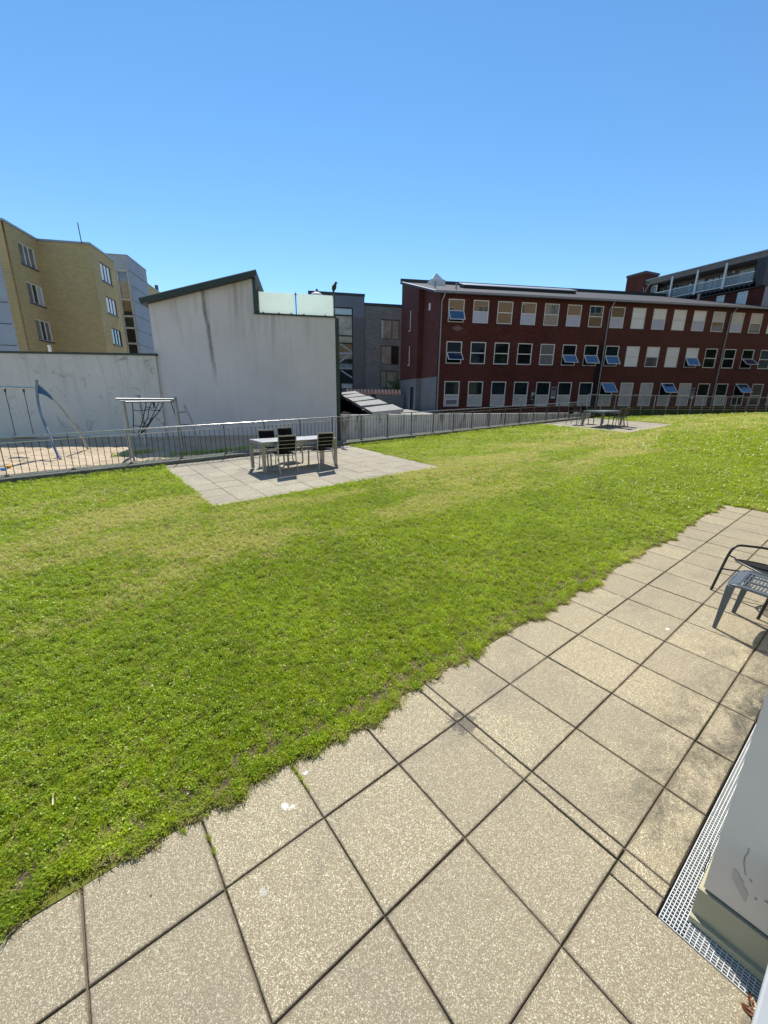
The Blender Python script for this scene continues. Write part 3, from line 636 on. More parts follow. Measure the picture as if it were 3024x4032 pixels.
tag(kb.build('kerb', 'kerb_concrete'), 'low concrete kerb carrying the railing beside the playground', 'kerb')
def P2(u, h, o): v = fence2.P(u, 1.56, o); v.z += h; return v
railing('railing', 'level steel railing on the dark wall in front of the red brick building', P2, 0.0, 22.0, 1.0, .80, ('steel_galv', 'steel_dark'), 'steel railings round the lawn', bal=.11, mid_drop=.06, foot=-.28)
tag(MB().fbox(fence2, -.1, 30, .2, 1.56, -.32, -.03).build('parapet_wall', 'kerb_algae'), 'dark algae stained parapet wall at the far end of the lawn', 'wall')
w_ = MB(); w_.fbox(rw, 0, 15.4, -1.0, 1.36, -.22, 0); tag(w_.build('retaining_wall', 'concrete_wall', uv=RWAZ), 'pale concrete retaining wall streaked with dark stains behind the railing', 'wall')
rwo = bpy.data.objects['retaining_wall']; w_ = MB().fbox(rw, -.02, 15.4, 1.36, 1.42, -.26, .03).build('coping', 'stone_cap', rwo); w_.location = -rwo.location
# ------------------------------------------------------------------ playground wall and white house
WC = gnd(655, 1718)
lw = Fr(WC, 87.7); UVO = Vector((WC.x, WC.y, 0))
r0 = empty('garden_wall', lw.P(-7, .5), 'cracked and stained grey rendered wall behind the swing', 'wall')
MB().fbox(lw, -22, -.02, -.2, 3.40, -.3, 0).build('wall', 'weathered_render', r0, uv=87.7)
MB().fbox(lw, -22, .02, 3.40, 3.47, -.36, .05).build('coping', 'roof_edge_dark', r0)
wh = Fr(WC, 78.8); UVO = Vector((WC.x, WC.y, 0))
WL, WR, WT, WP = -0.05, 6.34, 4.92, 3.46      # left end, right end, parapet height, where the roof part ends
r0 = empty('white_house', wh.P(3, .6), 'windowless white plastered house gable with a slanting dark green roof', 'building')
m = MB(); o_ = -.12
zl, zr = 5.07, 6.07
m.prism([wh.P(WL, -.2, o_), wh.P(WR, -.2, o_), wh.P(WR, WT, o_), wh.P(WP, WT, o_), wh.P(WP, zr, o_), wh.P(WL, zl, o_)], wh.n*-.3)
m.fbox(wh, WR-.3, WR, -.2, WT, -4.4, o_-.3); m.fbox(wh, WL, WL+.3, -.2, zl, -6, o_-.3); m.fbox(wh, WL+.3, WR-.3, WT-.3, WT-.05, -4.4, o_-.3)
m.fbox(wh, WL, WR, -.2, WT, -6.2, -6.0)
m.build('gable_wall', 'white_plaster', r0, uv=78.8)
sl_ = (zr-zl)/(WP-WL)
rf = MB(); a = -.20; b = WP+.16
rf.prism([wh.P(a, zl+sl_*(a-WL), .16), wh.P(b, zl+sl_*(b-WL), .16), wh.P(b, zl+sl_*(b-WL)+.16, .16), wh.P(a-.05, zl+sl_*(a-WL)+.16, .16), wh.P(a-.05, zl+sl_*(a-WL)+.12, .16)], wh.n*-6.2)
rr_ = rf.build('roof', 'roof_edge_dark', r0)
MB().prism([wh.P(a-.05, zl+sl_*(a-WL)+.16, .17), wh.P(b, zl+sl_*(b-WL)+.16, .17), wh.P(b, zl+sl_*(b-WL)+.18, .17), wh.P(a-.05, zl+sl_*(a-WL)+.18, .17)], wh.n*-6.25).build('roof_flashing', 'gutter_zinc', rr_)
MB().fbox(wh, WP-.02, WP+.09, WT, zr, -.5, -.1).build('corner_trim', 'green_trim', r0)
w2 = MB().fbox(wh, WP+.02, WP+.06, WT, zr, -6, -.5).build('terrace_window', 'pane_teal', r0)
MB().fbox(wh, WP-.03, WR+.03, WT, WT+.05, -.42, -.06).build('parapet_cap', 'roof_edge_dark', r0)
MB().fbox(wh, WR, WR+.16, .3, WT+.02, -.6, -.25).build('corner_trim', 'green_trim', r0)
bl = empty('glass_balustrade', wh.P(5, WT+.05, -.3), 'frosted pale green glass balustrade on the roof terrace of the white house', 'balustrade')
for a, b in ((WP+.16, 4.88), (4.98, WR-.04)): MB().fbox(wh, a, b, WT+.08, 5.70, -.29, -.275).build('glass_panel', 'frosted_glass', bl)
for u in (WP+.11, 4.93, WR-.0):
    p = MB(); p.fbox(wh, u-.02, u+.02, WT+.04, 5.74 if u < 6 else 5.86, -.33, -.29); p.fbox(wh, u-.06, u+.06, 5.66, 5.68, -.31, -.28); p.build('post', 'steel_dark', bl)
for u in (3.75, 4.3, 4.75, 5.2, 6.0): MB().fbox(wh, u-.03, u+.03, WT+.03, WT+.11, -.31, -.255).build('clamp', 'steel_dark', bl)
# bird on the end post
bp = wh.P(WR+.0, 5.86, -.31); b_ = MB()
for t in range(9):
    pass
body = bez([bp+Vector((-.03, 0, -.02)), bp+Vector((-.015, 0, .07)), bp+Vector((.02, 0, .16)), bp+Vector((.055, 0, .235)), bp+Vector((.075, 0, .285)), bp+Vector((.085, 0, .325))], 4)
nb = len(body); prof = [.02, .03, .045, .06, .07, .078, .082, .082, .078, .07, .062, .054, .047, .044, .044, .046, .047, .044, .034, .018, .008]
b_.tube(body, [prof[min(q, 20)] for q in range(nb)], 10); b_.tube([bp+Vector((.10, 0, .30)), bp+Vector((.15, 0, .285))], [.016, .003], 6)
b_.tube([bp+Vector((-.02, .0, .04)), bp+Vector((-.05, 0, -.06))], [.03, .015], 6); b_.tube([bp+Vector((0, .02, .03)), bp+Vector((0, .02, -.01))], .006, 5)
tag(b_.build('bird', 'bird_brown'), 'dark brown bird perched on the end post of the glass balustrade', 'bird')
dm = empty('roof_dome', wh.P(5.75, WT+.05, -1.6), 'small white dome showing above the frosted glass, with a grey cap', 'roof dome')
c0 = wh.P(5.75, 6.0, -1.6); MB().tube([wh.P(5.75, WT-.02, -1.6), wh.P(5.75, 5.82, -1.6), wh.P(5.75, 5.90, -1.6), wh.P(5.75, 6.02, -1.6), wh.P(5.75, 6.09, -1.6)], [.2, .2, .30, .19, .06], 12).build('dome', 'white_paint', dm)
MB().tube([wh.P(5.76, 6.07, -1.6), wh.P(5.76, 6.15, -1.6), wh.P(5.76, 6.20, -1.6)], [.045, .06, .02], 8).build('cap', 'sign_grey', dm)

# ------------------------------------------------------------------ windows
def pane(mb_fr, fr, u0, u1, z0, z1, o, mat, parent): return MB().fquad(fr, u0, u1, z0, z1, o).build('pane', mat, parent, uv=0)
def frame_mb(fr, u0, u1, z0, z1, o0, o1, w, bars_v=(), bars_h=()):
    m = MB(); m.fbox(fr, u0, u0+w, z0, z1, o0, o1); m.fbox(fr, u1-w, u1, z0, z1, o0, o1); m.fbox(fr, u0+w, u1-w, z1-w, z1, o0, o1); m.fbox(fr, u0+w, u1-w, z0, z0+w, o0, o1)
    for u in bars_v: m.fbox(fr, u-w*.45, u+w*.45, z0+w, z1-w, o0, o1-.004)
    for z in bars_h: m.fbox(fr, u0+w, u1-w, z-w*.5, z+w*.5, o0, o1-.002)
    return m
def sash(fr, u0, u1, zt, h, ang, o, mat, parent, w=.07):
    # top hung sash swung outwards about its top edge
    a = R(ang); m = MB()
    def Q(u, d, t=0): return fr.P(u, zt - d*math.cos(a) - t*math.sin(a)*0, o + d*math.sin(a) + t)
    def slab_(ua, ub, da, db, t0, t1): m.hexa([Q(ua, db, t1), Q(ub, db, t1), Q(ub, db, t0), Q(ua, db, t0), Q(ua, da, t1), Q(ub, da, t1), Q(ub, da, t0), Q(ua, da, t0)])
    slab_(u0, u0+w, 0, h, 0, .05); slab_(u1-w, u1, 0, h, 0, .05); slab_(u0+w, u1-w, 0, w, 0, .05); slab_(u0+w, u1-w, h-w, h, 0, .05)
    s = m.build('sash', 'frame_cream', parent); g = MB().quad(Q(u0+w, h-w, .03), Q(u1-w, h-w, .03), Q(u1-w, w, .03), Q(u0+w, w, .03)).build('sash_pane', mat, parent)
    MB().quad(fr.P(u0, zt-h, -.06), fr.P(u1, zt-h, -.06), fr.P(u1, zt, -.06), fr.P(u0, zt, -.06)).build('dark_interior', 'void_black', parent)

# ------------------------------------------------------------------ long red brick building
RC = at(1736, 1143, 36.0); rf_ = Fr((RC.x, RC.y), 78.8, 1, 0.0105); rs_ = Fr((RC.x, RC.y), -11.2, -1)
UVO = Vector((RC.x, RC.y, 0)); RLEN = 42.0
rb = empty('red_brick_building', rf_.P(14, .8, -5), 'long three storey dark red brick building with rows of cream framed windows', 'building')
ROWS = [(7.975, 9.70), (4.79, 6.53), (1.30, 3.39)]; NC = 17
ty = [
 # top row: (upper, lower); o = open sash
 [('tan', 'o'), ('tan', 'frost'), ('tan', 'tan'), ('tan', 'frost'), ('stripes', 'stripes'), ('tan', 'frost'), ('teal', 'dark'), ('dark', 'frost'), ('w', 'w'), ('w', 'frost'), ('w', 'w'), ('w', 'frost'), ('pale', 'green'), ('pale', 'frost'), ('pale', 'green'), ('w', 'w'), ('pale', 'green')],
 [('dark', 'odark'), ('dark', 'dark'), ('dark', 'green'), ('dark', 'dark'), ('stripes', 'stripes'), ('dark', 'o'), ('teal', 'o'), ('teal', 'o'), ('w', 'w'), ('w', 'grey'), ('w', 'w'), ('w', 'o'), ('green', 'green'), ('green', 'dark'), ('green', 'odark'), ('green', 'dark'), ('green', 'dark')],
 [('teal', 'ac'), ('teal', 'p'), ('teal', 'p'), ('teal', 'p'), ('teal', 'p'), ('teal', 'p'), ('teal', 'p'), ('O', 'p'), ('p', 'p'), ('p', 'p'), ('O', 'p'), ('p', 'p'), ('green', 'p'), ('green', 'p'), ('O', 'dark'), ('dark', 'dark'), ('door', 'door')]]
MATN = {'tan': 'pane_tan', 'frost': 'panel_frost', 'stripes': 'pane_stripes', 'teal': 'pane_teal', 'dark': 'pane_dark', 'w': 'blind_reflect_white', 'pale': 'pane_pale', 'green': 'pane_green', 'grey': 'pane_curtain', 'p': 'panel_grey', 'ac': 'panel_grey'}
wb = MB(); holes = []
for r_i, (z0, z1) in enumerate(ROWS):
    for c_i in range(NC): u0 = .70 + c_i*2.136; holes.append((u0, u0+1.37, z0, z1))
wall_with_holes(wb, rf_, 0, RLEN, .3, 10.15, holes, .16)
wb.build('front_wall', 'red_brick_front', rb, uv=78.8)
for r_i, (z0, z1) in enumerate(ROWS):
    for c_i in range(NC):
        up, lo = ty[r_i][c_i]; u0 = .70 + c_i*2.136; u1 = u0+1.37; zm = z0 + (z1-z0)*(.50 if r_i < 2 else .46)
        if up == 'door':
            dd = MB().fbox(rf_, u0-.1, u1-.05, .8, 3.2, -.10, -.02).build('door', 'panel_grey', rb); MB().fbox(rf_, u0, u0+.04, 1.7, 1.9, -.02, .05).build('handle', 'steel_dark', dd); continue
        fm = frame_mb(rf_, u0, u1, z0, z1, -.09, -.01, .075, (), (zm,)); fo = fm.build('window', 'frame_cream', rb)
        MB().fbox(rf_, u0-.02, u1+.02, z0-.05, z0-.003, -.1, .04).build('sill', 'sill_dark', fo)
        if up == 'O':
            sash(rf_, u0+.02, u1-.02, z1-.02, z1-zm, 38 + (c_i % 3)*3, -.01, 'pane_blueopen', fo)
        else: pane(None, rf_, u0+.075, u1-.075, zm+.03, z1-.075, -.05, MATN[up], fo)
        if lo in ('o', 'odark'):
            sash(rf_, u0+.02, u1-.02, zm+.02, zm-z0, 30 + (c_i*7 % 4)*3 + (14 if lo == 'odark' else 0), -.01, 'pane_blueopen', fo)
        else: pane(None, rf_, u0+.075, u1-.075, z0+.075, zm-.03, -.05, MATN[lo], fo)
        if lo == 'ac':
            ac = frame_mb(rf_, u0+.12, u1-.12, z0+.12, z0+.62, -.05, .06, .06).build('air_unit', 'white_paint', fo); MB().fquad(rf_, u0+.18, u1-.18, z0+.18, z0+.56, .0).build('air_grille', 'sign_grey', fo)
# left gable side: grey base storey, brick above, projecting stair block with slit windows
RB = 11.44; sl = 3.25/RB; zc = 10.2
def side_poly(a, b, z0, off): return [rs_.P(a, z0, off), rs_.P(b, z0, off), rs_.P(b, zc+sl*b, off), rs_.P(a, zc+sl*a, off)]
m = MB(); m.prism(side_poly(0.004, 4.75, 3.75, -.004), rs_.n*-.3); m.build('side_wall', 'red_brick', rb, uv=78.8)
m = MB(); hs = [(7.45, 7.85, 8.35, 10.11), (7.5, 7.9, 5.15, 6.92)]
wall_with_holes(m, rs_, 4.75, RB, 3.75, 11.5, hs, .14, .5)
m.add([rs_.P(4.75, 11.5, .5), rs_.P(RB, 11.5, .5), rs_.P(RB, zc+sl*RB, .5), rs_.P(4.75, zc+sl*4.75, .5)], [(0, 1, 2, 3)])
m.quad(rs_.P(4.75, 3.75, 0), rs_.P(4.75, 3.75, .5), rs_.P(4.75, zc+sl*4.75, .5), rs_.P(4.75, zc+sl*4.75, 0))
m.quad(rs_.P(RB, .3, .5), rs_.P(RB, .3, -12), rs_.P(RB, zc+sl*RB, -12), rs_.P(RB, zc+sl*RB, .5))
m.build('stair_block', 'red_brick', rb, uv=78.8)
for (a, b, c, d) in hs:
    fo = frame_mb(rs_, a, b, c, d, .40, .47, .05, (), ((c+d)/2,)).build('window', 'frame_cream', rb); MB().fquad(rs_, a+.05, b-.05, c+.05, d-.05, .42).build('pane', 'pane_curtain', fo); MB().fbox(rs_, a-.05, b+.05, c-.08, c-.003, .3, .58).build('sill', 'white_paint', fo)
m = MB(); m.prism([rs_.P(.004, .3, .03), rs_.P(4.75, .3, .03), rs_.P(4.75, 3.747, .03), rs_.P(.004, 3.747, .03)], rs_.n*-.3)
m.fquad(rs_, 4.75, 5.5, .3, 3.747, .52); m.fquad(rs_, 6.75, RB, .3, 3.747, .52); m.fquad(rs_, 5.5, 6.75, 3.0, 3.747, .52)
m.quad(rs_.P(4.75, .3, .03), rs_.P(4.75, .3, .52), rs_.P(4.75, 3.747, .52), rs_.P(4.75, 3.747, .03)); m.quad(rs_.P(4.75, 3.747, .5), rs_.P(RB, 3.747, .5), rs_.P(RB, 3.747, .52), rs_.P(4.75, 3.747, .52))
m.build('base_wall', 'pale_grey_brick', rb, uv=78.8)
dd = MB().fbox(rs_, 5.5, 6.75, .75, 3.0, .36, .44).build('door', 'door_blue', rb); MB().sphere(rs_.P(6.5, 1.85, .47), .04, 8, 6).build('handle', 'steel_light', dd)
MB().fbox(rs_, 2.6, 2.85, 9.3, 9.85, .0, .10).build('wall_lamp', 'frame_cream', rb)
# roof plane, ridge, verge, gutter
def RP(u, t, dz=0): return rf_.P(u, zc + sl*t + dz, -t)
m = MB(); m.hexa([RP(-.55, -.35, -.12), RP(RLEN, -.35, -.12), RP(RLEN, RB+.2, -.12), RP(-.55, RB+.2, -.12), RP(-.55, -.35, .03), RP(RLEN, -.35, .03), RP(RLEN, RB+.2, .03), RP(-.55, RB+.2, .03)])
ro = m.build('roof', 'roof_felt', rb)
m = MB(); m.hexa([RP(-.60, -.36, .03), RP(-.42, -.36, .03), RP(-.42, RB+.2, .03), RP(-.60, RB+.2, .03), RP(-.60, -.36, .08), RP(-.42, -.36, .08), RP(-.42, RB+.2, .08), RP(-.60, RB+.2, .08)]); m.build('verge', 'gutter_zinc', ro)
m = MB(); m.fbox(rf_, -.6, RLEN, zc+sl*RB-.05, zc+sl*RB+.42, -RB-.5, -RB-.2); m.build('ridge_upstand', 'roof_edge_dark', ro)
m = MB(); m.fbox(rf_, -.6, RLEN, 10.02, 10.17, .35, .50); m.build('gutter', 'gutter_zinc', ro)
def pyramid(u, t, w, h):
    m = MB(); bz = [RP(u-w, t-w*.9, .22), RP(u+w, t-w*.9, .22), RP(u+w, t+w*.9, .22), RP(u-w, t+w*.9, .22)]; z_ = max(p.z for p in bz)
    for p in bz: p.z = z_
    top = sum(bz, Vector())/4 + Vector((0, 0, h)); m.add(bz+[top], [(0, 1, 4), (1, 2, 4), (2, 3, 4), (3, 0, 4)])
    return m, bz
m, bz = pyramid(2.45, 9.2, .62, .72); sk = m.build('skylight', 'white_paint', ro)
c2 = MB(); c2.hexa([RP(1.72, 8.5, .0), RP(3.18, 8.5, .0), RP(3.18, 9.85, .0), RP(1.72, 9.85, .0)] + [Vector((p.x, p.y, bz[0].z)) for p in (RP(1.72, 8.5), RP(3.18, 8.5), RP(3.18, 9.85), RP(1.72, 9.85))]); c2.build('skylight_kerb', 'frame_cream', sk)
for u, t in ((.78, 4.1), (2.5, 3.4)): MB().tube([RP(u, t, 0), RP(u, t, .55)], .07, 10).build('vent_pipe', 'pipe_grey', ro)
MB().tube([RP(30.5, 6, 0), RP(30.5, 6, .7)], .12, 10).build('vent_pipe', 'pipe_grey', ro)
m = MB(); m.hexa([RP(4.2, 6.0, .02), RP(16, 6.0, .02), RP(16, 7.2, .02), RP(4.2, 7.2, .02), RP(4.2, 6.0, .30), RP(16, 6.0, .30), RP(16, 7.2, .38), RP(4.2, 7.2, .38)]); rl = m.build('rooflight_strip', 'frame_dark', ro)
m = MB(); m.hexa([RP(4.1, 5.9, .30), RP(16.1, 5.9, .30), RP(16.1, 7.3, .385), RP(4.1, 7.3, .385), RP(4.1, 5.9, .36), RP(16.1, 5.9, .36), RP(16.1, 7.3, .44), RP(4.1, 7.3, .44)]); m.build('rooflight_cover', 'gutter_zinc', rl)
for u in (.12, 15.42, 28.2):
    pts = [rf_.P(u+.12, 10.0, .42), rf_.P(u+.06, 9.75, .3), rf_.P(u, 9.45, .07), rf_.P(u, 5, .07), rf_.P(u, 1.0, .07)]
    MB().tube(pts, .055, 8).build('downpipe', 'pipe_grey', rb)
MB().fbox(rf_, 14.95, 15.95, .3, 6.6, .0, .012).build('damp_stain', 'void_black', rb) if False else None
# signs on the brick
UVO = Vector((RC.x, RC.y, 0))
sg = empty('parking_sign', rf_.P(8.97, 1.5, .02), 'black parking sign with a white letter P between two ground floor windows', 'sign')
MB().fbox(rf_, 8.78, 9.17, 1.42, 2.62, .0, .05).build('board', 'sign_black', sg); frame_mb(rf_, 8.76, 9.19, 1.98, 2.64, .0, .06, .025).build('border', 'sign_grey', sg)
for zz in (1.62, 1.76): MB().fbox(rf_, 8.83, 9.12, zz, zz+.025, .05, .056).build('small_print', 'sign_grey', sg)
def text(body, fr, u, z, out, size, mat, parent, name='lettering', az=78.8, bold=.0):
    cu = bpy.data.curves.new(name, 'FONT'); cu.body = body; cu.size = size; cu.extrude = .004; cu.offset = bold; cu.align_x = 'CENTER'
    t = bpy.data.objects.new(name, cu); COL.objects.link(t); bpy.context.view_layer.update()
    dg = bpy.context.evaluated_depsgraph_get(); me = bpy.data.meshes.new_from_object(t.evaluated_get(dg)); bpy.data.objects.remove(t)
    o = bpy.data.objects.new(name, me); COL.objects.link(o); me.materials.clear(); me.materials.append(M[mat]); o.parent = parent
    x = fr.d; y = Vector((0, 0, 1)); zv = x.cross(y); mt = Matrix(((x.x, y.x, zv.x, 0), (x.y, y.y, zv.y, 0), (x.z, y.z, zv.z, 0), (0, 0, 0, 1)))
    p = fr.P(u, z, out) - parent.location; o.matrix_basis = Matrix.Translation(p) @ mt; return o
text('P', rf_, 8.97, 2.12, .058, .52, 'sign_white', sg, bold=.012)
MB().fbox(rf_, 8.84, 8.92, 1.85, 1.91, .05, .056).build('small_print', 'sign_white', sg); MB().fbox(rf_, 8.96, 9.04, 1.85, 1.91, .05, .056).build('small_print', 'sign_white', sg)
for u, lb in ((10.98, 'grey notice board on the red brick wall beside the parking sign'), (25.8, 'grey notice board on the red brick wall far to the right of the parking sign')):
    sg = empty('notice_board', rf_.P(u, 1.9, .02), lb, 'sign', 'notice boards on the red brick wall')
    MB().fbox(rf_, u-.24, u+.24, 1.95, 3.0, .0, .05).build('board', 'sign_grey', sg); MB().fbox(rf_, u-.18, u+.18, 2.72, 2.84, .05, .055).build('header', 'sign_black', sg); MB().fbox(rf_, u-.2, u+.2, 2.0, 2.12, .05, .055).build('small_print', 'sign_white', sg)

# ------------------------------------------------------------------ dark grey brick building with glazed stair
def r5(x, y): return (1250+x/3.687, 1100+y/3.687)
GO = at(1500, 1200, 52.0); gb = Fr((GO.x, GO.y), 78.8); UVO = Vector((GO.x, GO.y, 0))
def gp(x, y): return gb.px(*r5(x, y))
g0 = empty('grey_brick_building', gb.P(0, .8, -4), 'dark grey brick apartment building with three two-part windows', 'building')
uL = gp(680, 400)[0]; uR = gp(1300, 405)[0]+3.0; zT = gp(1000, 395)[1]
hol = []
for (x0, x1, y0, y1) in ((920, 1190, 583, 870), (917, 1180, 963, 1236), (912, 1170, 1326, 1583)):
    a = gp(x0, (y0+y1)/2)[0]; b = gp(x1, (y0+y1)/2)[0]; hol.append((a, b, gp((x0+x1)/2, y1)[1], gp((x0+x1)/2, y0)[1]))
m = MB(); wall_with_holes(m, gb, uL, uR, .5, zT, hol, .2); m.fquad(gb, uL, uR, .5, zT, -9); m.quad(gb.P(uR, .5, 0), gb.P(uR, .5, -9), gb.P(uR, zT, -9), gb.P(uR, zT, 0)); m.quad(gb.P(uL, zT, 0), gb.P(uR, zT, 0), gb.P(uR, zT, -9), gb.P(uL, zT, -9)); m.build('brick_wall', 'grey_brick', g0, uv=78.8)
MB().fbox(gb, uL, uR, zT-.02, zT+.28, -.3, .06).build('roof_edge', 'roof_edge_dark', g0)
for n, h in enumerate(hol):
    um = h[0] + (h[1]-h[0])*(.60 if n < 2 else .34); fo = frame_mb(gb, *h, -.16, -.06, .07, (um,)).build('window', 'frame_dark', g0)
    MB().fquad(gb, h[0]+.07, um-.04, h[2]+.07, h[3]-.07, -.11).build('pane', 'pane_tan_dull', fo); MB().fquad(gb, um+.04, h[1]-.07, h[2]+.07, h[3]-.07, -.11).build('pane', ('pane_tan_dull', 'pane_dark_dull', 'pane_tan_dull')[n], fo)
    MB().fbox(gb, h[0]-.05, h[0]+.30 if n == 0 else h[0]+.02, h[2]+.09, h[3]-.09, -.10, -.09).build('curtain', 'panel_grey', fo) if n == 0 else None
a = gp(262, 600)[0]-3; b = gp(680, 300)[0]; zS = gp(480, 240)[1]; gl = gp(516, 800)[0]; zg = gp(400, 415)[1]
g1_ = empty('stair_tower', gb.P(a+3, .8, 0), 'charcoal clad stair tower with a tall glazed strip, beside the grey brick building', 'building')
m = MB(); m.fbox(gb, a, b, zg, zS, -6, .12); m.fbox(gb, gl, b, .5, zg, -6, .12); m.fbox(gb, a, gl, .5, zg, -6, -4.0); m.build('cladding', 'charcoal_panel', g1_)
MB().fbox(gb, gl, b-.02, .5, gp(600, 560)[1], .12, .14).build('lower_cladding', 'dark_panel_brown', g1_)
MB().fbox(gb, a, b+.05, zS-.02, zS+.25, -6, .2).build('roof_edge', 'roof_edge_dark', g1_)
u1_, z1_ = gp(262, 232); 
m = MB(); zz = [gp(400, y)[1] for y in (415, 525, 820, 928, 1215, 1312, 1505, 1590)]
for z in zz: m.fbox(gb, a, gl, z-.06, z+.06, -.1, .13)
m.fbox(gb, gl-.12, gl, .5, zg, -.1, .14); m.build('mullion', 'frame_dark', g1_)
for n in range(len(zz)):
    z1_, z0_ = zz[n], (zz[n+1] if n+1 < len(zz) else .8)
    MB().fquad(gb, a, gl-.12, z0_+.06, z1_-.06, .0).build('pane', ('pane_pale', 'pane_stair', 'pane_stair', 'pane_teal', 'pane_stair', 'pane_teal', 'panel_grey', 'pane_curtain')[n], g1_)
def gq(x, y, o=.03): u, z = gp(x, y); return gb.P(u, z, o)
m = MB()
for (x0, y0, x1, y1) in ((315, 925, 505, 1060), (315, 1205, 460, 1100), (340, 1320, 505, 1430)): m.bar(gq(x0, y0), gq(x1, y1), .05, .16)
for y in (1075, 1300): m.bar(gq(315, y), gq(505, y), .05, .22)
m.build('stair_flight', 'steel_galv', g1_)

# tile capped yard wall, shrub, stepped canopy
TO = at(1500, 1560, 44.0); tw = Fr((TO.x, TO.y), 78.8); UVO = Vector((TO.x, TO.y, 0))
def tp_(x, y): return tw.px(*r5(x, y))
ua, ub = tp_(560, 1650)[0], tp_(1262, 1650)[0]; zt = tp_(900, 1662)[1]
t0 = empty('yard_wall', tw.P((ua+ub)/2, .8, 0), 'low grey yard wall capped with pinkish clay tiles', 'wall')
MB().fbox(tw, ua-1, ub, .3, zt, -.3, 0).build('wall', 'pale_grey_brick', t0, uv=78.8)
m = MB(); n = int((ub-ua+1)/.36)
for q in range(n):
    u = ua-1+.18+q*.36; m.tube([tw.P(u, zt+.02, .12), tw.P(u, zt+.36, -.16)], .15, 8)
    m.fbox(tw, u-.18, u+.18, zt, zt+.10, -.3, .05)
m.build('tile_cap', 'terracotta', t0)
MB().fbox(tw, tp_(785, 1700)[0], tp_(845, 1700)[0], tp_(800, 1720)[1], zt-.05, 0, .05).build('vent', 'frame_dark', t0)
sh = empty('shrub', gb.P(1.9, 2.2, 3.5), 'green shrub rising behind the tile capped yard wall', 'shrub')
m = MB(); ml = MB(); so = Fr((gb.P(0, 0, 4.0).x, gb.P(0, 0, 4.0).y), 78.8)
def spx(x, y): u, z = so.px(*r5(x, y)); return so.P(u, z, 0)
root = spx(1180, 1660)
for (x, y) in ((1130, 1390), (1180, 1450), (1220, 1480), (1085, 1470), (1040, 1480), (1010, 1465), (1240, 1500), (1150, 1520), (1200, 1560), (1120, 1560), (1245, 1580), (1170, 1590)):
    tip = spx(x, y); mid = (root+tip)/2 + Vector((random.uniform(-.1, .1), random.uniform(-.3, .3), .1)); pts = bez([root, mid, tip], 5); m.tube(pts, .018, 5)
    for q in range(170):
        t = random.random()**.6; c = pts[int(t*(len(pts)-1))] + Vector((random.gauss(0, .15), random.gauss(0, .22), random.gauss(0, .13))); s_ = random.uniform(.03, .07)
        d1 = Vector((random.gauss(0, 1), random.gauss(0, 1), random.gauss(0, 1))).normalized()*s_; d2 = d1.orthogonal().normalized()*s_*.5; ml.add([c-d1, c-d2, c+d1, c+d2], [(0, 1, 2, 3)])
m.build('stem', 'bark', sh); ml.build('foliage', 'leaf', sh)
cn = empty('stepped_canopy', at(1400, 1600, 26), 'flight of five grey stepped roof boards over a dark stairwell', 'canopy')
CANO = [((675, 1862), (1090, 1812), (1250, 1885), (800, 1928), 20.5, 22.6), ((540, 1780), (890, 1742), (1020, 1800), (630, 1838), 23.4, 25.5), ((435, 1722), (740, 1692), (842, 1730), (520, 1772), 26.6, 28.8), ((365, 1685), (600, 1652), (715, 1685), (415, 1718), 30.2, 32.4), ((318, 1645), (550, 1620), (612, 1650), (325, 1672), 34.0, 36.5)]
for A, B, C_, D, yf, yb in CANO:
    p = [at(*r5(*D), yf), at(*r5(*C_), yf+.5), at(*r5(*B), yb+.5), at(*r5(*A), yb)]
    m = MB(); m.hexa([q - Vector((0, 0, .14)) for q in p] + p); bo = m.build('roof_board', 'canopy_board', cn)
    MB().hexa([p[0]-Vector((0, .02, .10)), p[1]-Vector((0, .02, .10)), p[1]-Vector((0, 0, .10)), p[0]-Vector((0, 0, .10)), p[0]+Vector((0, -.02, .012)), p[1]+Vector((0, -.02, .012)), p[1]+Vector((0, 0, .012)), p[0]+Vector((0, 0, .012))]).build('edge_strip', 'gutter_zinc', bo)
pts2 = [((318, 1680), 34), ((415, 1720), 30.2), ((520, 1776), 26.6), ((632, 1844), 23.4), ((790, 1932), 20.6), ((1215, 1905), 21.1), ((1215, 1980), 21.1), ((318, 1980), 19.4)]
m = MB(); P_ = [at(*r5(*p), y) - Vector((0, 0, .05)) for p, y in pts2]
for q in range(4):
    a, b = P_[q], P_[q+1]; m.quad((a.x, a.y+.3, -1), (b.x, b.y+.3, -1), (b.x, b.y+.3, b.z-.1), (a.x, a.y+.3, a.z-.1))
m.build('stairwell_shade', 'void_black', cn)  # black sheets stand in for the shaded void under the boards
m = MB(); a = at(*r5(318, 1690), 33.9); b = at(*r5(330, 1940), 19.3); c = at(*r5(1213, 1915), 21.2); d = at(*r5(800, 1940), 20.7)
m.quad((a.x+.2, a.y, -1), (b.x-.4, b.y, -1), (b.x-.4, b.y, 1.2), (a.x+.2, a.y, 4.0)); m.quad((d.x, d.y+.3, -1), (c.x, c.y+.3, -1), (c.x, c.y+.3, c.z), (d.x, d.y+.3, d.z-.1)); m.quad((b.x-1, b.y+.1, 1.0), (c.x, c.y+.1, 1.0), (c.x, 34, 1.0), (a.x-1, 34, 1.0)); m.build('stairwell_shade', 'void_black', cn)

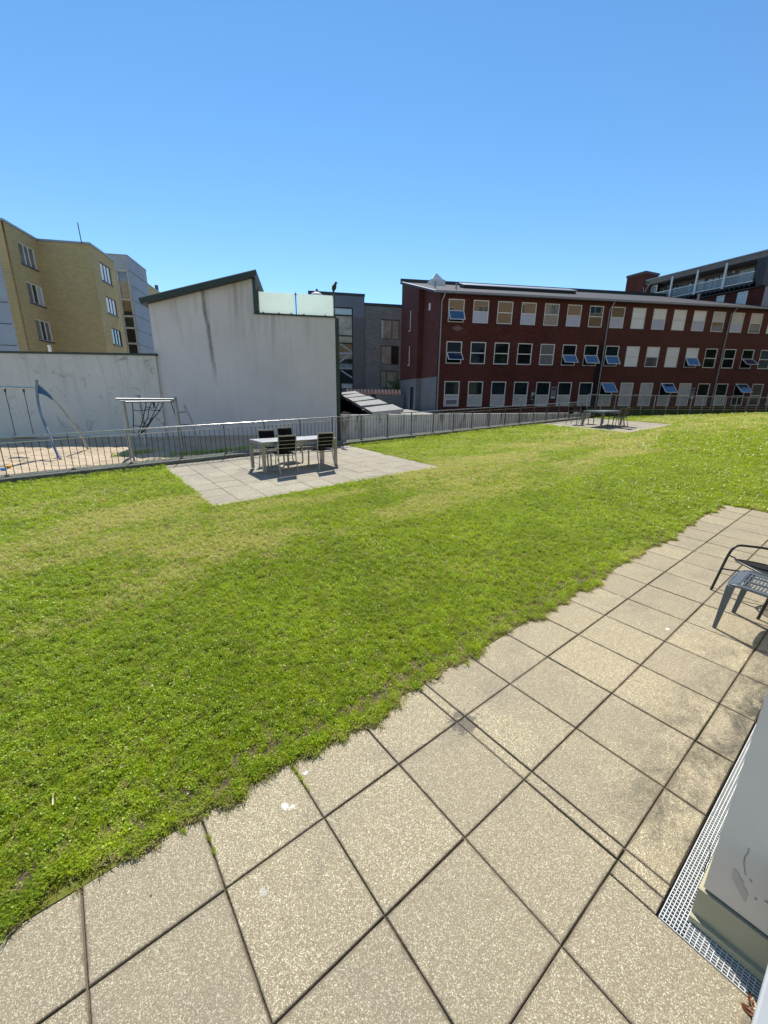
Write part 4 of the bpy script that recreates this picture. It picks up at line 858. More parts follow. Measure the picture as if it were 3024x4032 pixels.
# ------------------------------------------------------------------ yellow brick building, upper left
def r1(x, y): return (x*700/1659, 800+y*700/1659)
ZY = CAM_H+11.5; ya, yb_, yc, yd = [hz(*r1(*p), ZY) for p in ((5, 163), (345, 350), (835, 385), (1055, 545))]
UVO = Vector((yb_.x, yb_.y, 0)); y0 = empty('yellow_brick_building', Vector((yb_.x, yb_.y, .5)), 'yellow brick apartment building with a zigzag facade and grey framed windows', 'building')
fab = Fr(yb_, -11.2, 1); fbc = Fr(yb_, 78.8); fcd = Fr(yc, -11.2, 1)
La = (ya-yb_).dot(fab.d); Lc = (yc-yb_).dot(fbc.d); Ld = (yd-yc).dot(fcd.d)
ab_h = [(La+1.22, La+3.2, 11.36, 12.82), (La+1.3, La+3.3, 8.72, 10.18), (La+1.45, La+3.45, 6.07, 7.58)]
cd_h = [(1.38, 3.4, 11.40, 12.83), (1.52, 3.55, 8.85, 10.22), (1.66, 3.66, 6.30, 7.68)]
m = MB(); wall_with_holes(m, fab, La, 0, .5, ZY, ab_h, .14); m.fquad(fbc, 0, Lc, .5, ZY); wall_with_holes(m, fcd, 0, Ld, .5, ZY, cd_h, .14)
fal = Fr(ya, 78.8); wall_with_holes(m, fal, -7, 0, .5, ZY, [(-5.5, -1.05, 5.3, 7.35), (-5.5, -.95, 8.0, 10.0), (-5.5, -.9, 10.7, 12.6)], 1.2)
bk = [fal.P(-7, ZY), fal.P(0, ZY), fbc.P(0, ZY), fbc.P(Lc, ZY), fcd.P(Ld, ZY), fcd.P(Ld, ZY, -10)]
m.add([p for p in bk], [tuple(range(len(bk)))]); m.quad(fcd.P(Ld, .5), fcd.P(Ld, .5, -10), fcd.P(Ld, ZY, -10), fcd.P(Ld, ZY)); m.build('wall', 'yellow_brick', y0, uv=78.8)
m = MB(); m.fbox(fab, La-.1, .1, ZY, ZY+.14, -.2, .08); m.fbox(fbc, -.1, Lc+.05, ZY+.002, ZY+.142, -.2, .08); m.fbox(fcd, -.05, Ld+.1, ZY, ZY+.14, -.2, .08); m.fbox(fal, -7, 0, ZY+.002, ZY+.142, -.2, .08); m.build('roof_edge', 'gutter_zinc', y0)
for n, h in enumerate(ab_h + cd_h):
    fr = fab if n < 3 else fcd; w = h[1]-h[0]; fo = frame_mb(fr, *h, -.12, -.04, .06, (h[0]+w*.36, h[0]+w*.66)).build('window', 'frame_cream' if n < 3 else 'frame_dark', y0)
    for (a, b), mt in zip(((.0, .36), (.36, .66), (.66, 1)), (('pane_curtain', 'pane_curtain', 'pane_curtain'), ('pane_curtain', 'pane_dark', 'pane_pale'), ('pane_curtain', 'pane_dark', 'pane_curtain'), ('blind_reflect_white',)*3, ('blind_reflect_white',)*3, ('pane_blueopen', 'pane_blueopen', 'pane_blueopen'))[n]):
        MB().fquad(fr, h[0]+w*a+.04, h[0]+w*b-.04, h[2]+.06, h[3]-.06, -.09).build('pane', mt, fo)
    MB().fbox(fr, h[0]-.06, h[1]+.06, h[2]-.10, h[2]-.004, -.1, .07).build('sill', 'sill_dark', fo)
for z in (5.2, 7.9, 10.6): MB().fbox(fal, -6, -.72, z-.2, z, -1, .35).build('balcony_slab', 'panel_grey', y0)
for z in (5.2, 7.9, 10.6): MB().fquad(fal, -5.6, -.8, z, z+2.1, -1.15).build('balcony_back', 'pane_dark', y0)
an = hz(*r1(762, 375), ZY); MB().tube([an, an+Vector((-.05, 0, 1.45))], .035, 6).build('antenna', 'steel_dark', y0)
# pale panelled stair block behind the yellow building
ZG = ZY+1.5; ga, gbb, gc = [hz(*r1(*p), ZG) for p in ((980, 475), (1185, 490), (1362, 630))]
UVO = Vector((gbb.x, gbb.y, 0)); fg = Fr(gbb, 78.8); fh = Fr(gbb, -11.2, 1); Lg = (gc-gbb).dot(fh.d)
s0 = empty('stair_block', Vector((gbb.x, gbb.y, .5)), 'pale grey panelled stair block with a narrow dark glazed strip, behind the yellow building', 'building')
u0g, u1g = fg.px(*r1(1085, 640))[0], fg.px(*r1(1192, 640))[0]; zg_ = fg.px(*r1(1140, 625))[1]
m = MB(); m.fquad(fg, -3, u0g, .5, ZG); m.fquad(fg, u1g, 0, .5, ZG); m.fquad(fg, u0g, u1g, zg_, ZG); m.fquad(fh, 0, Lg, .5, ZG); m.fquad(fh, 0, Lg, .5, ZG, -6)
m.add([fg.P(-4, ZG), fg.P(0, ZG), fh.P(Lg, ZG), fh.P(Lg, ZG, -6)], [(0, 1, 2, 3)]); m.quad(fh.P(Lg, .5), fh.P(Lg, .5, -6), fh.P(Lg, ZG, -6), fh.P(Lg, ZG)); m.build('wall', 'metal_panel_pale', s0, uv=78.8)
m = MB(); zs_ = [fh.px(*r1(1200+i*18, 625+i*138))[1] for i in range(6)]
for z in zs_:
    m.fbox(fh, 0, Lg, z-.025, z+.025, 0, .03)
m.build('panel_joint', 'sill_dark', s0)
m = MB(); zs2 = [zg_-.04] + [fg.px(*r1(x, y))[1] for x, y in ((1175, 900), (1200, 1055), (1220, 1165), (1245, 1310))]
for z in zs2: m.fbox(fg, u0g, u1g, z-.08, z+.08, -.15, .02)
m.fbox(fg, u0g, u0g+.1, .5, zg_, -.15, .02); m.fbox(fg, u1g-.1, u1g, .5, zg_, -.15, .02); m.build('glazing_bar', 'panel_grey', s0)
zl2 = zs2 + [.5]
for n in range(len(zs2)): MB().fquad(fg, u0g+.1, u1g-.1, zl2[n+1]+.08, zl2[n]-.08, -.1).build('pane', ('pane_curtain', 'pane_teal', 'pane_green', 'pane_dark', 'pane_dark')[n], s0)
m = MB(); m.fbox(fg, -3, .05, ZG, ZG+.08, -.2, .05); m.fbox(fh, .06, Lg+.05, ZG, ZG+.08, -.2, .05); m.build('roof_edge', 'gutter_zinc', s0)
# further yellow roof and chimney pipe peeping over, pale panelled block at the far left
fy = Fr(at(*r1(1385, 770), 56), -11.2, 1); o1 = empty('distant_yellow_house', fy.P(3, .5), 'sliver of a distant yellow brick house above the dark green roof', 'building')
zz1 = fy.px(*r1(1385, 768))[1]; MB().fbox(fy, -2, 9.0, .5, zz1, -6, 0).build('wall', 'yellow_brick', o1, uv=78.8); MB().fbox(fy, -2, 9.1, zz1, zz1+.15, -6, .1).build('roof_edge', 'gutter_zinc', o1)
cp = fy.px(*r1(1480, 850)); MB().tube([fy.P(cp[0]+.2, cp[1]-1, -.2), fy.P(cp[0]+.2, zz1+.9, -.2)], .22, 8).build('chimney_pipe', 'steel_dark', o1)
PL = at(38, 1229, 26); fp = Fr(PL, 78.8); UVO = Vector((PL.x, PL.y, 0))
o2 = empty('panelled_block', fp.P(-3, .5), 'pale blue grey panelled block cut by the left edge, above the garden wall', 'building')
MB().fbox(fp, -9, 0, .5, 11.6, -.15, 0).build('wall', 'metal_panel_pale', o2, uv=78.8)
m = MB()
for y in (925, 1125, 1325): z = fp.px(*r1(60, y))[1]; m.fbox(fp, -9, 0, z-.02, z+.02, 0, .02)
m.build('panel_joint', 'sill_dark', o2)
pp = at(*r1(470, 1392), 18.5); tag(MB().tube([pp-Vector((0, 0, 2)), pp, at(*r1(455, 1325), 18.5)], .055, 8).build('vent_pipe', 'white_paint'), 'short white pipe sticking up behind the garden wall', 'pipe')

# ------------------------------------------------------------------ penthouse building, upper right
PA = hz(2374+505/2.552, 970+330/2.552, CAM_H+14); pf = Fr(PA, 156.17); UVO = Vector((PA.x, PA.y, 0))
q0 = empty('penthouse_building', pf.P(4, .8, -4), 'red brick block with a long grey roof terrace and a brick chimney', 'building')
def pq(x, y): return pf.px(2374+x/2.552, 970+y/2.552)
E1 = 11.2
m = MB(); m.fbox(pf, -8, E1+.5, .8, 13.0, -9, -.35); m.fbox(pf, -4.2, -.45, 13.0, 15.55, -6, -.2); m.build('brick_wall', 'red_brick', q0, uv=156.17)
m = MB(); m.fbox(pf, -.45, E1, 13.02, 15.6, -6, -1.9); m.build('set_back_wall', 'clad_grey', q0)
m = MB(); m.prism([pf.P(E1-.55, 15.62, .1), pf.P(E1-.15, 13.1, .1), pf.P(E1+.35, 13.1, .1), pf.P(E1+.35, 16.1, .1), pf.P(E1-.2, 16.1, .1)], pf.n*-8); m.build('end_wall', 'clad_end', q0)
m = MB(); m.hexa([pf.P(-.7, 15.62, -8), pf.P(E1+.3, 15.62, -8), pf.P(E1+.3, 15.62, .1), pf.P(-.7, 15.62, .1), pf.P(-.7, 16.1, -8), pf.P(E1+.3, 16.1, -8), pf.P(E1+.3, 16.1, .2), pf.P(-.7, 16.1, .2)]); r1_ = m.build('roof', 'clad_grey', q0)
m = MB(); m.fbox(pf, -.75, E1+.4, 16.1, 16.2, -8, .3); m.build('roof_edge', 'gutter_zinc', r1_)
MB().fbox(pf, -8, -.6, 14.9, 15.2, -8, -.6).build('lower_roof', 'stone_cap', q0)
m = MB(); m.fbox(pf, -.2, E1-.5, 13.4, 13.62, -2, .0); m.build('terrace_floor', 'clad_end', q0)
m = MB(); m.fbox(pf, -.5, E1+.2, 13.02, 13.1, -.35, -.1); m.build('string_course', 'stone_cap', q0)
for q in range(24): u = .2+q*.44; MB().fbox(pf, u, u+.14, 13.25, 13.4, -1.5, -.02).build('joist', 'clad_end', q0)
bq = empty('terrace_railing', pf.P(5, 13.6, 0), 'glass panelled railing with pale rails along the penthouse terrace', 'railing')
MB().fbox(pf, 0, E1-.55, 14.48, 14.56, -.06, .02).build('handrail', 'white_paint', bq); MB().fbox(pf, 0, E1-.55, 13.62, 13.70, -.06, .02).build('bottom_rail', 'white_paint', bq)
for a, b in ((.05, 2.35), (2.55, 5.1), (5.3, 7.9), (8.1, 10.6)): MB().fbox(pf, a, b, 13.70, 14.48, -.03, -.02).build('glass_panel', 'balcony_glass', bq)
for u in (2.45, 5.21, 8.0): MB().fbox(pf, u-.09, u+.09, 13.45, 15.9, .02, .16).build('column', 'white_paint', q0)
for (x0, x1, yt, ybt, mt, fm) in ((592, 622, 380, 470, 'pane_teal', 'frame_cream'), (720, 755, 355, 440, 'pane_blueopen', 'frame_dark'), (868, 912, 318, 385, 'pane_pale', 'frame_dark'), (972, 1032, 290, 460, 'pane_pale', 'frame_cream'), (1065, 1190, 250, 400, 'pane_pale', 'frame_dark'), (1200, 1262, 235, 400, 'pane_blueopen', 'frame_cream'), (1400, 1540, 170, 350, 'pane_pale', 'frame_cream')):
    fs_ = Fr(pf.P(0, 0, -1.86), 156.17); u0, _ = fs_.px(2374+x0/2.552, 970+yt/2.552); u1, _ = fs_.px(2374+x1/2.552, 970+yt/2.552)
    if mt and u1 > u0:
        full = (ybt-yt) > 100; z0w = 13.7 if full else 14.3; fo = frame_mb(fs_, u0, u1, z0w, 15.3, -.03, .06, .07, ((u0+u1)/2,) if u1-u0 > .9 else ()).build('window', fm, q0); MB().fquad(fs_, u0+.07, u1-.07, z0w+.07, 15.23, .0).build('pane', mt, fo)
for (x, y, sz) in ((660, 405, .1), (1320, 258, .12)):
    fs_ = Fr(pf.P(0, 0, -1.86), 156.17); u, z = fs_.px(2374+x/2.552, 970+y/2.552); MB().tube([fs_.P(u, z, 0), fs_.P(u, z, .1)], sz, 12).build('wall_lamp', 'white_paint', q0)
m = MB(); m.fbox(pf, -3.4, -.95, 13, 17.0, -2.2, .25); ch = m.build('chimney', 'red_brick', q0, uv=156.17); MB().fbox(pf, -3.48, -.87, 17.0, 17.25, -2.3, .33).build('cap', 'stone_cap', ch)
MB().fbox(pf, -.95, -.25, 13, 15.75, -1.2, .1).build('chimney_shoulder', 'red_brick', q0, uv=156.17); MB().fbox(pf, -1.0, -.2, 15.75, 15.95, -1.3, .18).build('shoulder_cap', 'stone_cap', q0)
MB().tube([pf.P(.0, 15.9, .15), pf.P(-.5, 15.2, .2), pf.P(-.75, 14.6, .2), pf.P(-.8, 12.5, .2)], .06, 8).build('downpipe', 'pipe_grey', q0)
for (x0, x1, yt, zb) in ((365, 412, 420, 13.6), (492, 550, 400, 13.7)):
    fs_ = Fr(pf.P(0, 0, .12 if x0 < 400 else -.3), 156.17); u0, zt_ = fs_.px(2374+x0/2.552, 970+yt/2.552); u1, _ = fs_.px(2374+x1/2.552, 970+yt/2.552)
    fo = frame_mb(fs_, u0, u1, zb-.6, zt_, -.03, .05, .08).build('window', 'frame_cream', q0); MB().fquad(fs_, u0+.08, u1-.08, zb-.52, zt_-.08, 0).build('pane', 'pane_curtain', fo)
for (x0, x1, yt) in ((1360, 1460, 465), (1150, 1226, 503)):
    fs_ = Fr(pf.P(0, 0, -.35), 156.17); u0, zt_ = fs_.px(2374+x0/2.552, 970+yt/2.552); u1, _ = fs_.px(2374+x1/2.552, 970+yt/2.552)
    fo = frame_mb(fs_, u0, u1, zt_-1.4, zt_, -.05, .05, .09).build('window', 'frame_cream', q0); MB().fquad(fs_, u0+.09, u1-.09, zt_-1.3, zt_-.09, .02).build('pane', 'pane_pale', fo)
fe = Fr(pf.P(E1+.5, 0, -.35), 78.8); MB().fbox(fe, 0, 5, .8, 13.0, -8, 0).build('side_wall', 'metal_panel_pale', q0)

# ------------------------------------------------------------------ the photographer's house: grey rendered corner, tan brick above
hz_f = Fr((W(cor_i, GR1).x, W(cor_i, GR1).y), math.degrees(YAW), -1); hc_f = Fr((W(cor_i, GR1).x, W(cor_i, GR1).y), math.degrees(YAW)+90)
UVO = Vector((W(cor_i, GR1).x, W(cor_i, GR1).y, 0)); azh = math.degrees(YAW)
h0 = empty('house', W(20, 8, 0), 'near house corner with cracked grey render over an olive concrete plinth and tan brick above', 'building')
g00 = W(cor_i, GR1).z
MB().fbox(hz_f, 0, 30, -.3, g00+.165, -9, 0).build('plinth', 'olive_concrete', h0, uv=azh)
m = MB(); m.fbox(hc_f, 0, 9, -.3, g00+.028, -.3, .022); m.build('plinth_ledge', 'olive_concrete', h0, uv=azh)
MB().fbox(hz_f, .02, 30, g00+.155, g00+.175, -8.9, -.03).build('plinth_joint', 'frame_dark', h0)
m = MB(); m.fbox(hz_f, .012, 4, g00+.175, 3.3, -8.95, -.012); m.build('rendered_wall', 'grey_render', h0, uv=azh)
m = MB(); m.fbox(hz_f, .02, 60, 10.6, 19, -8.9, -.02); m.fbox(hz_f, .02, 4, 3.3, 10.6, -8.9, -.02); m.build('brick_wall', 'tan_brick_far', h0, uv=azh)
MB().fbox(hz_f, 4.0, 60, .2, 10.2, -8.9, -1.6).build('unseen_glazing', 'pane_dark', h0, uv=azh); MB().fbox(hz_f, 4.0, 60, 9.9, 10.6, -1.5, .1).build('unseen_band', 'panel_grey', h0, uv=azh)  # unseen dark storeys and pale band, shaped for the red building's window reflections
for zz in (12.4, 15.4):  # unseen windows, added to show up in reflections
    for q in range(12):
        u = 2.0+q*4.6; fo = frame_mb(hz_f, u, u+1.5, zz, zz+1.5, -.02, .02, .07, (u+.75,)).build('window', 'frame_cream', h0); MB().fquad(hz_f, u+.07, u+1.43, zz+.07, zz+1.43, -.005).build('pane', 'pane_teal', fo)
# cracks and a damp patch low on the rendered corner
def cpx(x, y): u, z = hc_f.px(2600+x/3.02, 3300+y/3.02); return u, z
def strip(name, pts, w, mat, out=-.0095):
    m = MB(); pr = None
    P = [cpx(*p) for p in pts]
    for n, (u, z) in enumerate(P):
        a = P[max(n-1, 0)]; b = P[min(n+1, len(P)-1)]; t = Vector((b[0]-a[0], b[1]-a[1])).normalized(); ww = w*(.4+.6*math.sin(math.pi*(n+.5)/len(P)))*random.uniform(.6, 1.3)
        q = (hc_f.P(u-t.y*ww, z+t.x*ww, out), hc_f.P(u+t.y*ww, z-t.x*ww, out))
        if pr: m.quad(pr[0], pr[1], q[1], q[0])
        pr = q
    m.build(name, mat, h0, uv=azh)
hc_out = -.0115
strip('crack', [(598, 95), (572, 130), (583, 180), (584, 235), (565, 285), (542, 320), (528, 360), (512, 410), (516, 430)], .0022, 'frame_dark')
strip('crack', [(470, 405), (495, 412), (512, 420)], .0014, 'frame_dark')
strip('crack', [(1045, 140), (1035, 190), (995, 250), (985, 300), (988, 350), (995, 410), (1003, 465)], .0014, 'sign_grey')
strip('crack', [(1050, 500), (1068, 530), (1085, 555)], .0015, 'sign_grey'); strip('crack', [(1110, 735), (1142, 757)], .003, 'sign_grey'); strip('crack', [(1235, 765), (1275, 795)], .0025, 'sign_grey')
m = MB(); pts = [(850, 395), (878, 388), (905, 410), (925, 450), (940, 500), (978, 530), (985, 560), (965, 585), (990, 610), (1015, 650), (1030, 690), (1012, 740), (1005, 782), (985, 780), (965, 735), (940, 690), (918, 640), (890, 590), (862, 545), (845, 490)]
m.add([hc_f.P(*cpx(*p), -.0100) for p in pts][::-1], [tuple(range(len(pts)))]); m.build('damp_patch', 'sign_grey', h0)
bpy.data.objects['damp_patch'].data.materials[0] = (lambda k: (k.col((.58, .51, .44)), k.m)[1])(N('damp_render', .8, .3))
# sill ledge at the lower right
sl0 = empty('sill_ledge', W(-1, 3.4), 'pale rendered ledge cut off by the lower right corner', 'ledge')
m = MB(); q = [W(-9, 2.975, .46), W(.98, 2.975, .46), W(.98, 6.0, .46), W(-9, 6.0, .46)]; m.hexa(q + [p+Vector((0, 0, .05)) for p in q]); m.build('ledge_top', 'ledge_render', sl0, uv=azh, bevel=.006)
m = MB(); q = [W(-9, 3.13, -.2), W(.98, 3.13, -.2), W(.98, 6.0, -.2), W(-9, 6.0, -.2)]; m.hexa(q + [p+Vector((0, 0, .655)) for p in q]); m.build('ledge_wall', 'ledge_render', sl0, uv=azh)
for n in range(9):
    p = gnd(2600+random.uniform(1030, 1120)/3.02, 3300+random.uniform(1890, 2190)/3.02, .004); L = random.uniform(.012, .026); a = random.uniform(0, 6.28); d = Vector((math.cos(a), math.sin(a), 0)); e = Vector((-d.y, d.x, 0))
    m = MB(); m.add([p-d*L, p-d*L*.3+e*L*.4+Vector((0, 0, .006)), p+d*L*.5+e*L*.3+Vector((0, 0, .002)), p+d*L+Vector((0, 0, .008)), p+d*L*.4-e*L*.35, p-d*L*.4-e*L*.35+Vector((0, 0, .005)), p+Vector((0, 0, -.003))], [(6, 0, 1), (6, 1, 2), (6, 2, 3), (6, 3, 4), (6, 4, 5), (6, 5, 0)])
    tag(m.build('dead_leaf', 'dead_leaf' if n % 3 else 'straw'), 'dry brown leaf in the gap between the path and the pale ledge', 'leaf', 'dead leaves beside the ledge')
# drain grate along the wall, turning round the corner
gt = empty('drain_grate', W(.93, 2.47), 'galvanised mesh drain grate wrapping round the grey house corner', 'drain grate')
def grid_strip(i0, i1, j0, j1, pi, pj):
    m = MB(); ni, nj = max(1, round((i1-i0)/pi)), max(1, round((j1-j0)/pj)); th = .0027
    def cell(a0, a1, b0, b1): m.hexa([W(a0, b0, -.022), W(a0, b1, -.022), W(a1, b1, -.022), W(a1, b0, -.022), W(a0, b0, .001), W(a0, b1, .001), W(a1, b1, .001), W(a1, b0, .001)])
    wi, wj = th/T/2, th/T/2
    for q in range(ni+1): a = i0+(i1-i0)*q/ni; cell(a-wi, a+wi, j0, j1)
    for q in range(nj+1): b = j0+(j1-j0)*q/nj; cell(i0, i1, b-wj, b+wj)
    return m
m = grid_strip(.825, 9.0, GR0, GR1+.02, .034, .0265); m2 = grid_strip(.825, cor_i-.035, GR1+.022, 3.13, .0265, .034); m2.v and m.add(m2.v, m2.f)
m.build('mesh', 'grate_zinc', gt)
m = MB(); m.quad(W(.81, GR0-.02, -.0088), W(60, GR0-.02, -.0088), W(60, GR1+.1, -.0088), W(.81, GR1+.1, -.0088)); m.quad(W(.81, GR1, -.0084), W(cor_i+.1, GR1, -.0084), W(cor_i+.1, 3.2, -.0084), W(.81, 3.2, -.0084)); m.build('channel', 'void_black', gt)

# ------------------------------------------------------------------ garden furniture
def sling_chair(loc, rz, label, group, frame='alu_frame', cloth='black_sling', arms=False, seatc=None):
    r = empty('garden_chair', loc, label, 'chair', group, rz)
    w = .215; H_ = .86
    def L(x, y, z): return Vector((x, y, z))
    for sx in (-1, 1):
        MB().bar(L(sx*w, .235, 0), L(sx*w, .215, .425), .034, .022, up=(0, 1, 0)).build('leg', frame, r, world=False)
        MB().tube(bez([L(sx*w*1.04, -.30, 0), L(sx*w, -.225, .26), L(sx*w, -.205, .42)], 5), .0145, 8).build('leg', frame, r, world=False)
    m = MB()
    for sx in (-1, 1):
        m.tube(bez([L(sx*w, -.205, .42), L(sx*w, -.215, .52), L(sx*w, -.265, H_-.01)], 6), .0145, 8); m.bar(L(sx*w, -.21, .425), L(sx*w, .23, .43), .022, .026)
        if arms:
            m.bar(L(sx*(w+.02), -.235, .635), L(sx*(w+.02), .17, .64), .035, .018); m.tube([L(sx*(w+.02), .16, .63), L(sx*(w+.005), .215, .43)], .012, 6)
    m.bar(L(-w-.016, -.267, H_-.012), L(w+.016, -.267, H_-.012), .024, .03); m.bar(L(-w, .225, .42), L(w, .225, .42), .024, .024); m.bar(L(-w, -.2, .40), L(w, -.2, .40), .02, .02)
    m.build('frame', frame, r, world=False)
    m = MB(); n = 8; vs = []; fs = []
    for q in range(n+1):
        t = q/n; y = -.19+.40*t; z = .437-.018*math.sin(math.pi*t); vs += [(-w+.008, y, z), (w-.008, y, z)]
    for q in range(n): fs.append((2*q, 2*q+1, 2*q+3, 2*q+2))
    m.add(vs, fs, True); st = m.build('seat', cloth, r, world=False); so = st.modifiers.new('thick', 'SOLIDIFY'); so.thickness = .008
    m = MB(); vs = []; fs = []
    for q in range(n+1):
        t = q/n; z = .50+.335*t; y = -.214-.05*t+.006*math.sin(math.pi*t); vs += [(-w+.008, y, z), (w-.008, y, z)]
    for q in range(n): fs.append((2*q, 2*q+1, 2*q+3, 2*q+2))
    m.add(vs, fs, True); st = m.build('backrest', cloth, r, world=False); so = st.modifiers.new('thick', 'SOLIDIFY'); so.thickness = .006
    if not arms:
        for q in range(3):
            z = .575+q*.085; y = -.232-.05*(z-.5)/.335; MB().bar(L(-w, y, z), L(w, y, z), .008, .014).build('back_rail', frame, r, world=False)
    return r
rzA, rzB = GRID_ROT, GRID_ROT+math.pi
grp = 'garden chairs round the nearer table'; 
ch0 = sling_chair(W(5.53, -14.83, .016), rzA, 'black and silver chair on the near side of the nearer table, left one', grp)
def cp(src, loc, rz, label): c = copy_tree(src); c.location = loc; c.rotation_euler = (0, 0, rz); c['label'] = label; return c
cp(ch0, W(7.42, -14.66, .016), rzA+.03, 'black and silver chair on the near side of the nearer table, right one')
cp(ch0, W(5.70, -16.55, .016), rzB+.02, 'black chair behind the nearer table, left one by the railing')
cp(ch0, W(6.92, -16.95, .016), rzB+.10, 'black chair pulled back behind the middle of the nearer table')
grp2 = 'garden chairs round the far table'
ch1 = sling_chair(W(36.8, -17.25, .016), rzB, 'dark armchair at the far left side of the far table', grp2, 'alu_frame_dark', 'black_sling', True)
cp(ch1, W(38.6, -16.95, .016), rzB-.1, 'dark armchair behind the middle of the far table')
ch2 = sling_chair(W(37.75, -13.9, .016), rzA-.05, 'taupe backed armchair in front of the far table, left one', grp2, 'alu_frame_dark', 'taupe_sling', True)
cp(ch2, W(39.25, -14.15, .016), rzA+.12, 'taupe backed armchair in front of the far table, right one')
def table(loc, rz, L, Wd, top, frame, label):
    r = empty('garden_table', loc, label, 'table', None, rz); h = .69
    MB().box(-L/2+.008, L/2-.008, -Wd/2+.008, Wd/2-.008, h-.012, h).build('tabletop', top, r, world=False, bevel=.003)
    m = MB(); m.box(-L/2, L/2, -Wd/2, -Wd/2+.035, h-.075, h-.013); m.box(-L/2, L/2, Wd/2-.035, Wd/2, h-.075, h-.013); m.box(-L/2, -L/2+.035, -Wd/2+.035, Wd/2-.035, h-.075, h-.013); m.box(L/2-.035, L/2, -Wd/2+.035, Wd/2-.035, h-.075, h-.013); m.build('apron', frame, r, world=False)
    for sx in (-1, 1):
        for sy in (-1, 1): x, y = sx*(L/2-.034), sy*(Wd/2-.034); MB().box(x-.033, x+.033, y-.033, y+.033, 0, h-.0745).build('leg', frame, r, world=False)
    return r
table(W(6.46, -15.52, .016), GRID_ROT, 1.96, .80, 'table_white', 'alu_frame', 'long garden table with a pale grey top and square silver legs, on the nearer patio')
table(W(38.1, -15.25, .016), GRID_ROT, 2.05, .92, 'table_grey', 'alu_frame_dark', 'grey garden table on the small far patio by the railing corner')

# slotted grey plastic chair, cut by the right edge
pc = empty('plastic_chair', W(6.85, 1.9), 'slate grey plastic garden chair with a slotted seat, cut off by the right edge', 'chair', None)
def Q(i, j, h): return W(i, j, h)
hs_ = .445
def leg(i, j, ti, tj, w0, w1, h1=.42):
    m = MB(); a, b = Q(i, j, 0), Q(ti, tj, h1); n_ = 6; pts = [a+(b-a)*(q/n_) for q in range(n_+1)]; ws = [w0+(w1-w0)*(q/n_) for q in range(n_+1)]; vs = []
    for p, w_ in zip(pts, ws): vs += [p-AC*w_/2-AL*w_*.35, p+AC*w_/2-AL*w_*.35, p+AC*w_/2+AL*w_*.35, p-AC*w_/2+AL*w_*.35]
    fs = [(0, 1, 2, 3)]
    for q in range(n_):
        for e in range(4): f_ = (e+1) % 4; fs.append((4*q+e, 4*q+4+e, 4*q+4+f_, 4*q+f_))
    fs.append(tuple(4*n_+e for e in (3, 2, 1, 0))); m.add(vs, fs); m.build('leg', 'slate_plastic', pc, bevel=.006)
leg(6.33, 1.39, 6.43, 1.45, .030, .060); leg(7.25, 1.46, 7.28, 1.56, .034, .055); leg(6.45, 2.30, 6.48, 2.22, .03, .055); leg(7.25, 2.35, 7.24, 2.24, .03, .055)
m = MB(); i0, i1, j0, j1 = 6.40, 7.34, 1.40, 2.30
def seat_pt(i, j, dh=0):   # gentle dish
    u = (i-i0)/(i1-i0)*2-1; v = (j-j0)/(j1-j0)*2-1; return Q(i, j, hs_ - .016*(1-u*u)*(1-v*v) - .02*max(0, abs(v)-.8)/.2*(abs(v) > .8) + dh)
def plate(a0, a1, b0, b1, t=.010):
    P_ = [seat_pt(a0, b0), seat_pt(a1, b0), seat_pt(a1, b1), seat_pt(a0, b1)]; m.hexa([p-Vector((0, 0, t)) for p in P_][::-1] + P_[::-1]) if False else m.hexa([P_[0]-Vector((0, 0, t)), P_[3]-Vector((0, 0, t)), P_[2]-Vector((0, 0, t)), P_[1]-Vector((0, 0, t)), P_[0], P_[3], P_[2], P_[1]])
plate(i0+.10, i1-.10, j0, j0+.13); plate(i0+.02, i0+.13, j0+.06, j1); plate(i1-.13, i1-.02, j0+.06, j1); plate(i0+.13, i1-.13, j1-.05, j1)
rows = [(i0+.13, i0+.36), (i0+.40, i0+.63), (i0+.67, i1-.13)]
plate(rows[0][1], rows[1][0], j0+.13, j1-.05); plate(rows[1][1], rows[2][0], j0+.13, j1-.05)
ns = 15; dj = (j1-.05-j0-.13)/ns
for q in range(ns):
    b = j0+.13+q*dj
    for (a, c) in rows: plate(a, c, b, b+dj*.46)
rim = bez([seat_pt(i0+.02, j1, -.012), seat_pt(i0, j0+.3, -.012), seat_pt(i0+.02, j0+.08, -.014), seat_pt(i0+.14, j0, -.014), seat_pt((i0+i1)/2, j0-.02, -.014), seat_pt(i1-.14, j0, -.014), seat_pt(i1-.02, j0+.08, -.014), seat_pt(i1, j0+.3, -.012), seat_pt(i1-.02, j1, -.012)], 5)
m.tube(rim, .013, 8); m.build('seat', 'slate_plastic', pc)
m = MB()
def bp_(i, h): return W(i, 2.30+ (h-.42)*.42, h)
for a, b in ((6.42, 6.52), (7.22, 7.32)): p = [bp_(a, .44), bp_(b, .44), bp_(b, .84), bp_(a, .84)]; m.hexa([p[0]-AC*-.012, p[1]-AC*-.012, p[1], p[0], p[3]-AC*-.012, p[2]-AC*-.012, p[2], p[3]])
for q in range(11):
    h = .50+q*.032; p = [bp_(6.52, h), bp_(7.22, h), bp_(7.22, h+.018), bp_(6.52, h+.018)]; m.hexa([p[0]+AC*.010, p[1]+AC*.010, p[1], p[0], p[3]+AC*.010, p[2]+AC*.010, p[2], p[3]])
m.build('backrest', 'slate_plastic', pc)
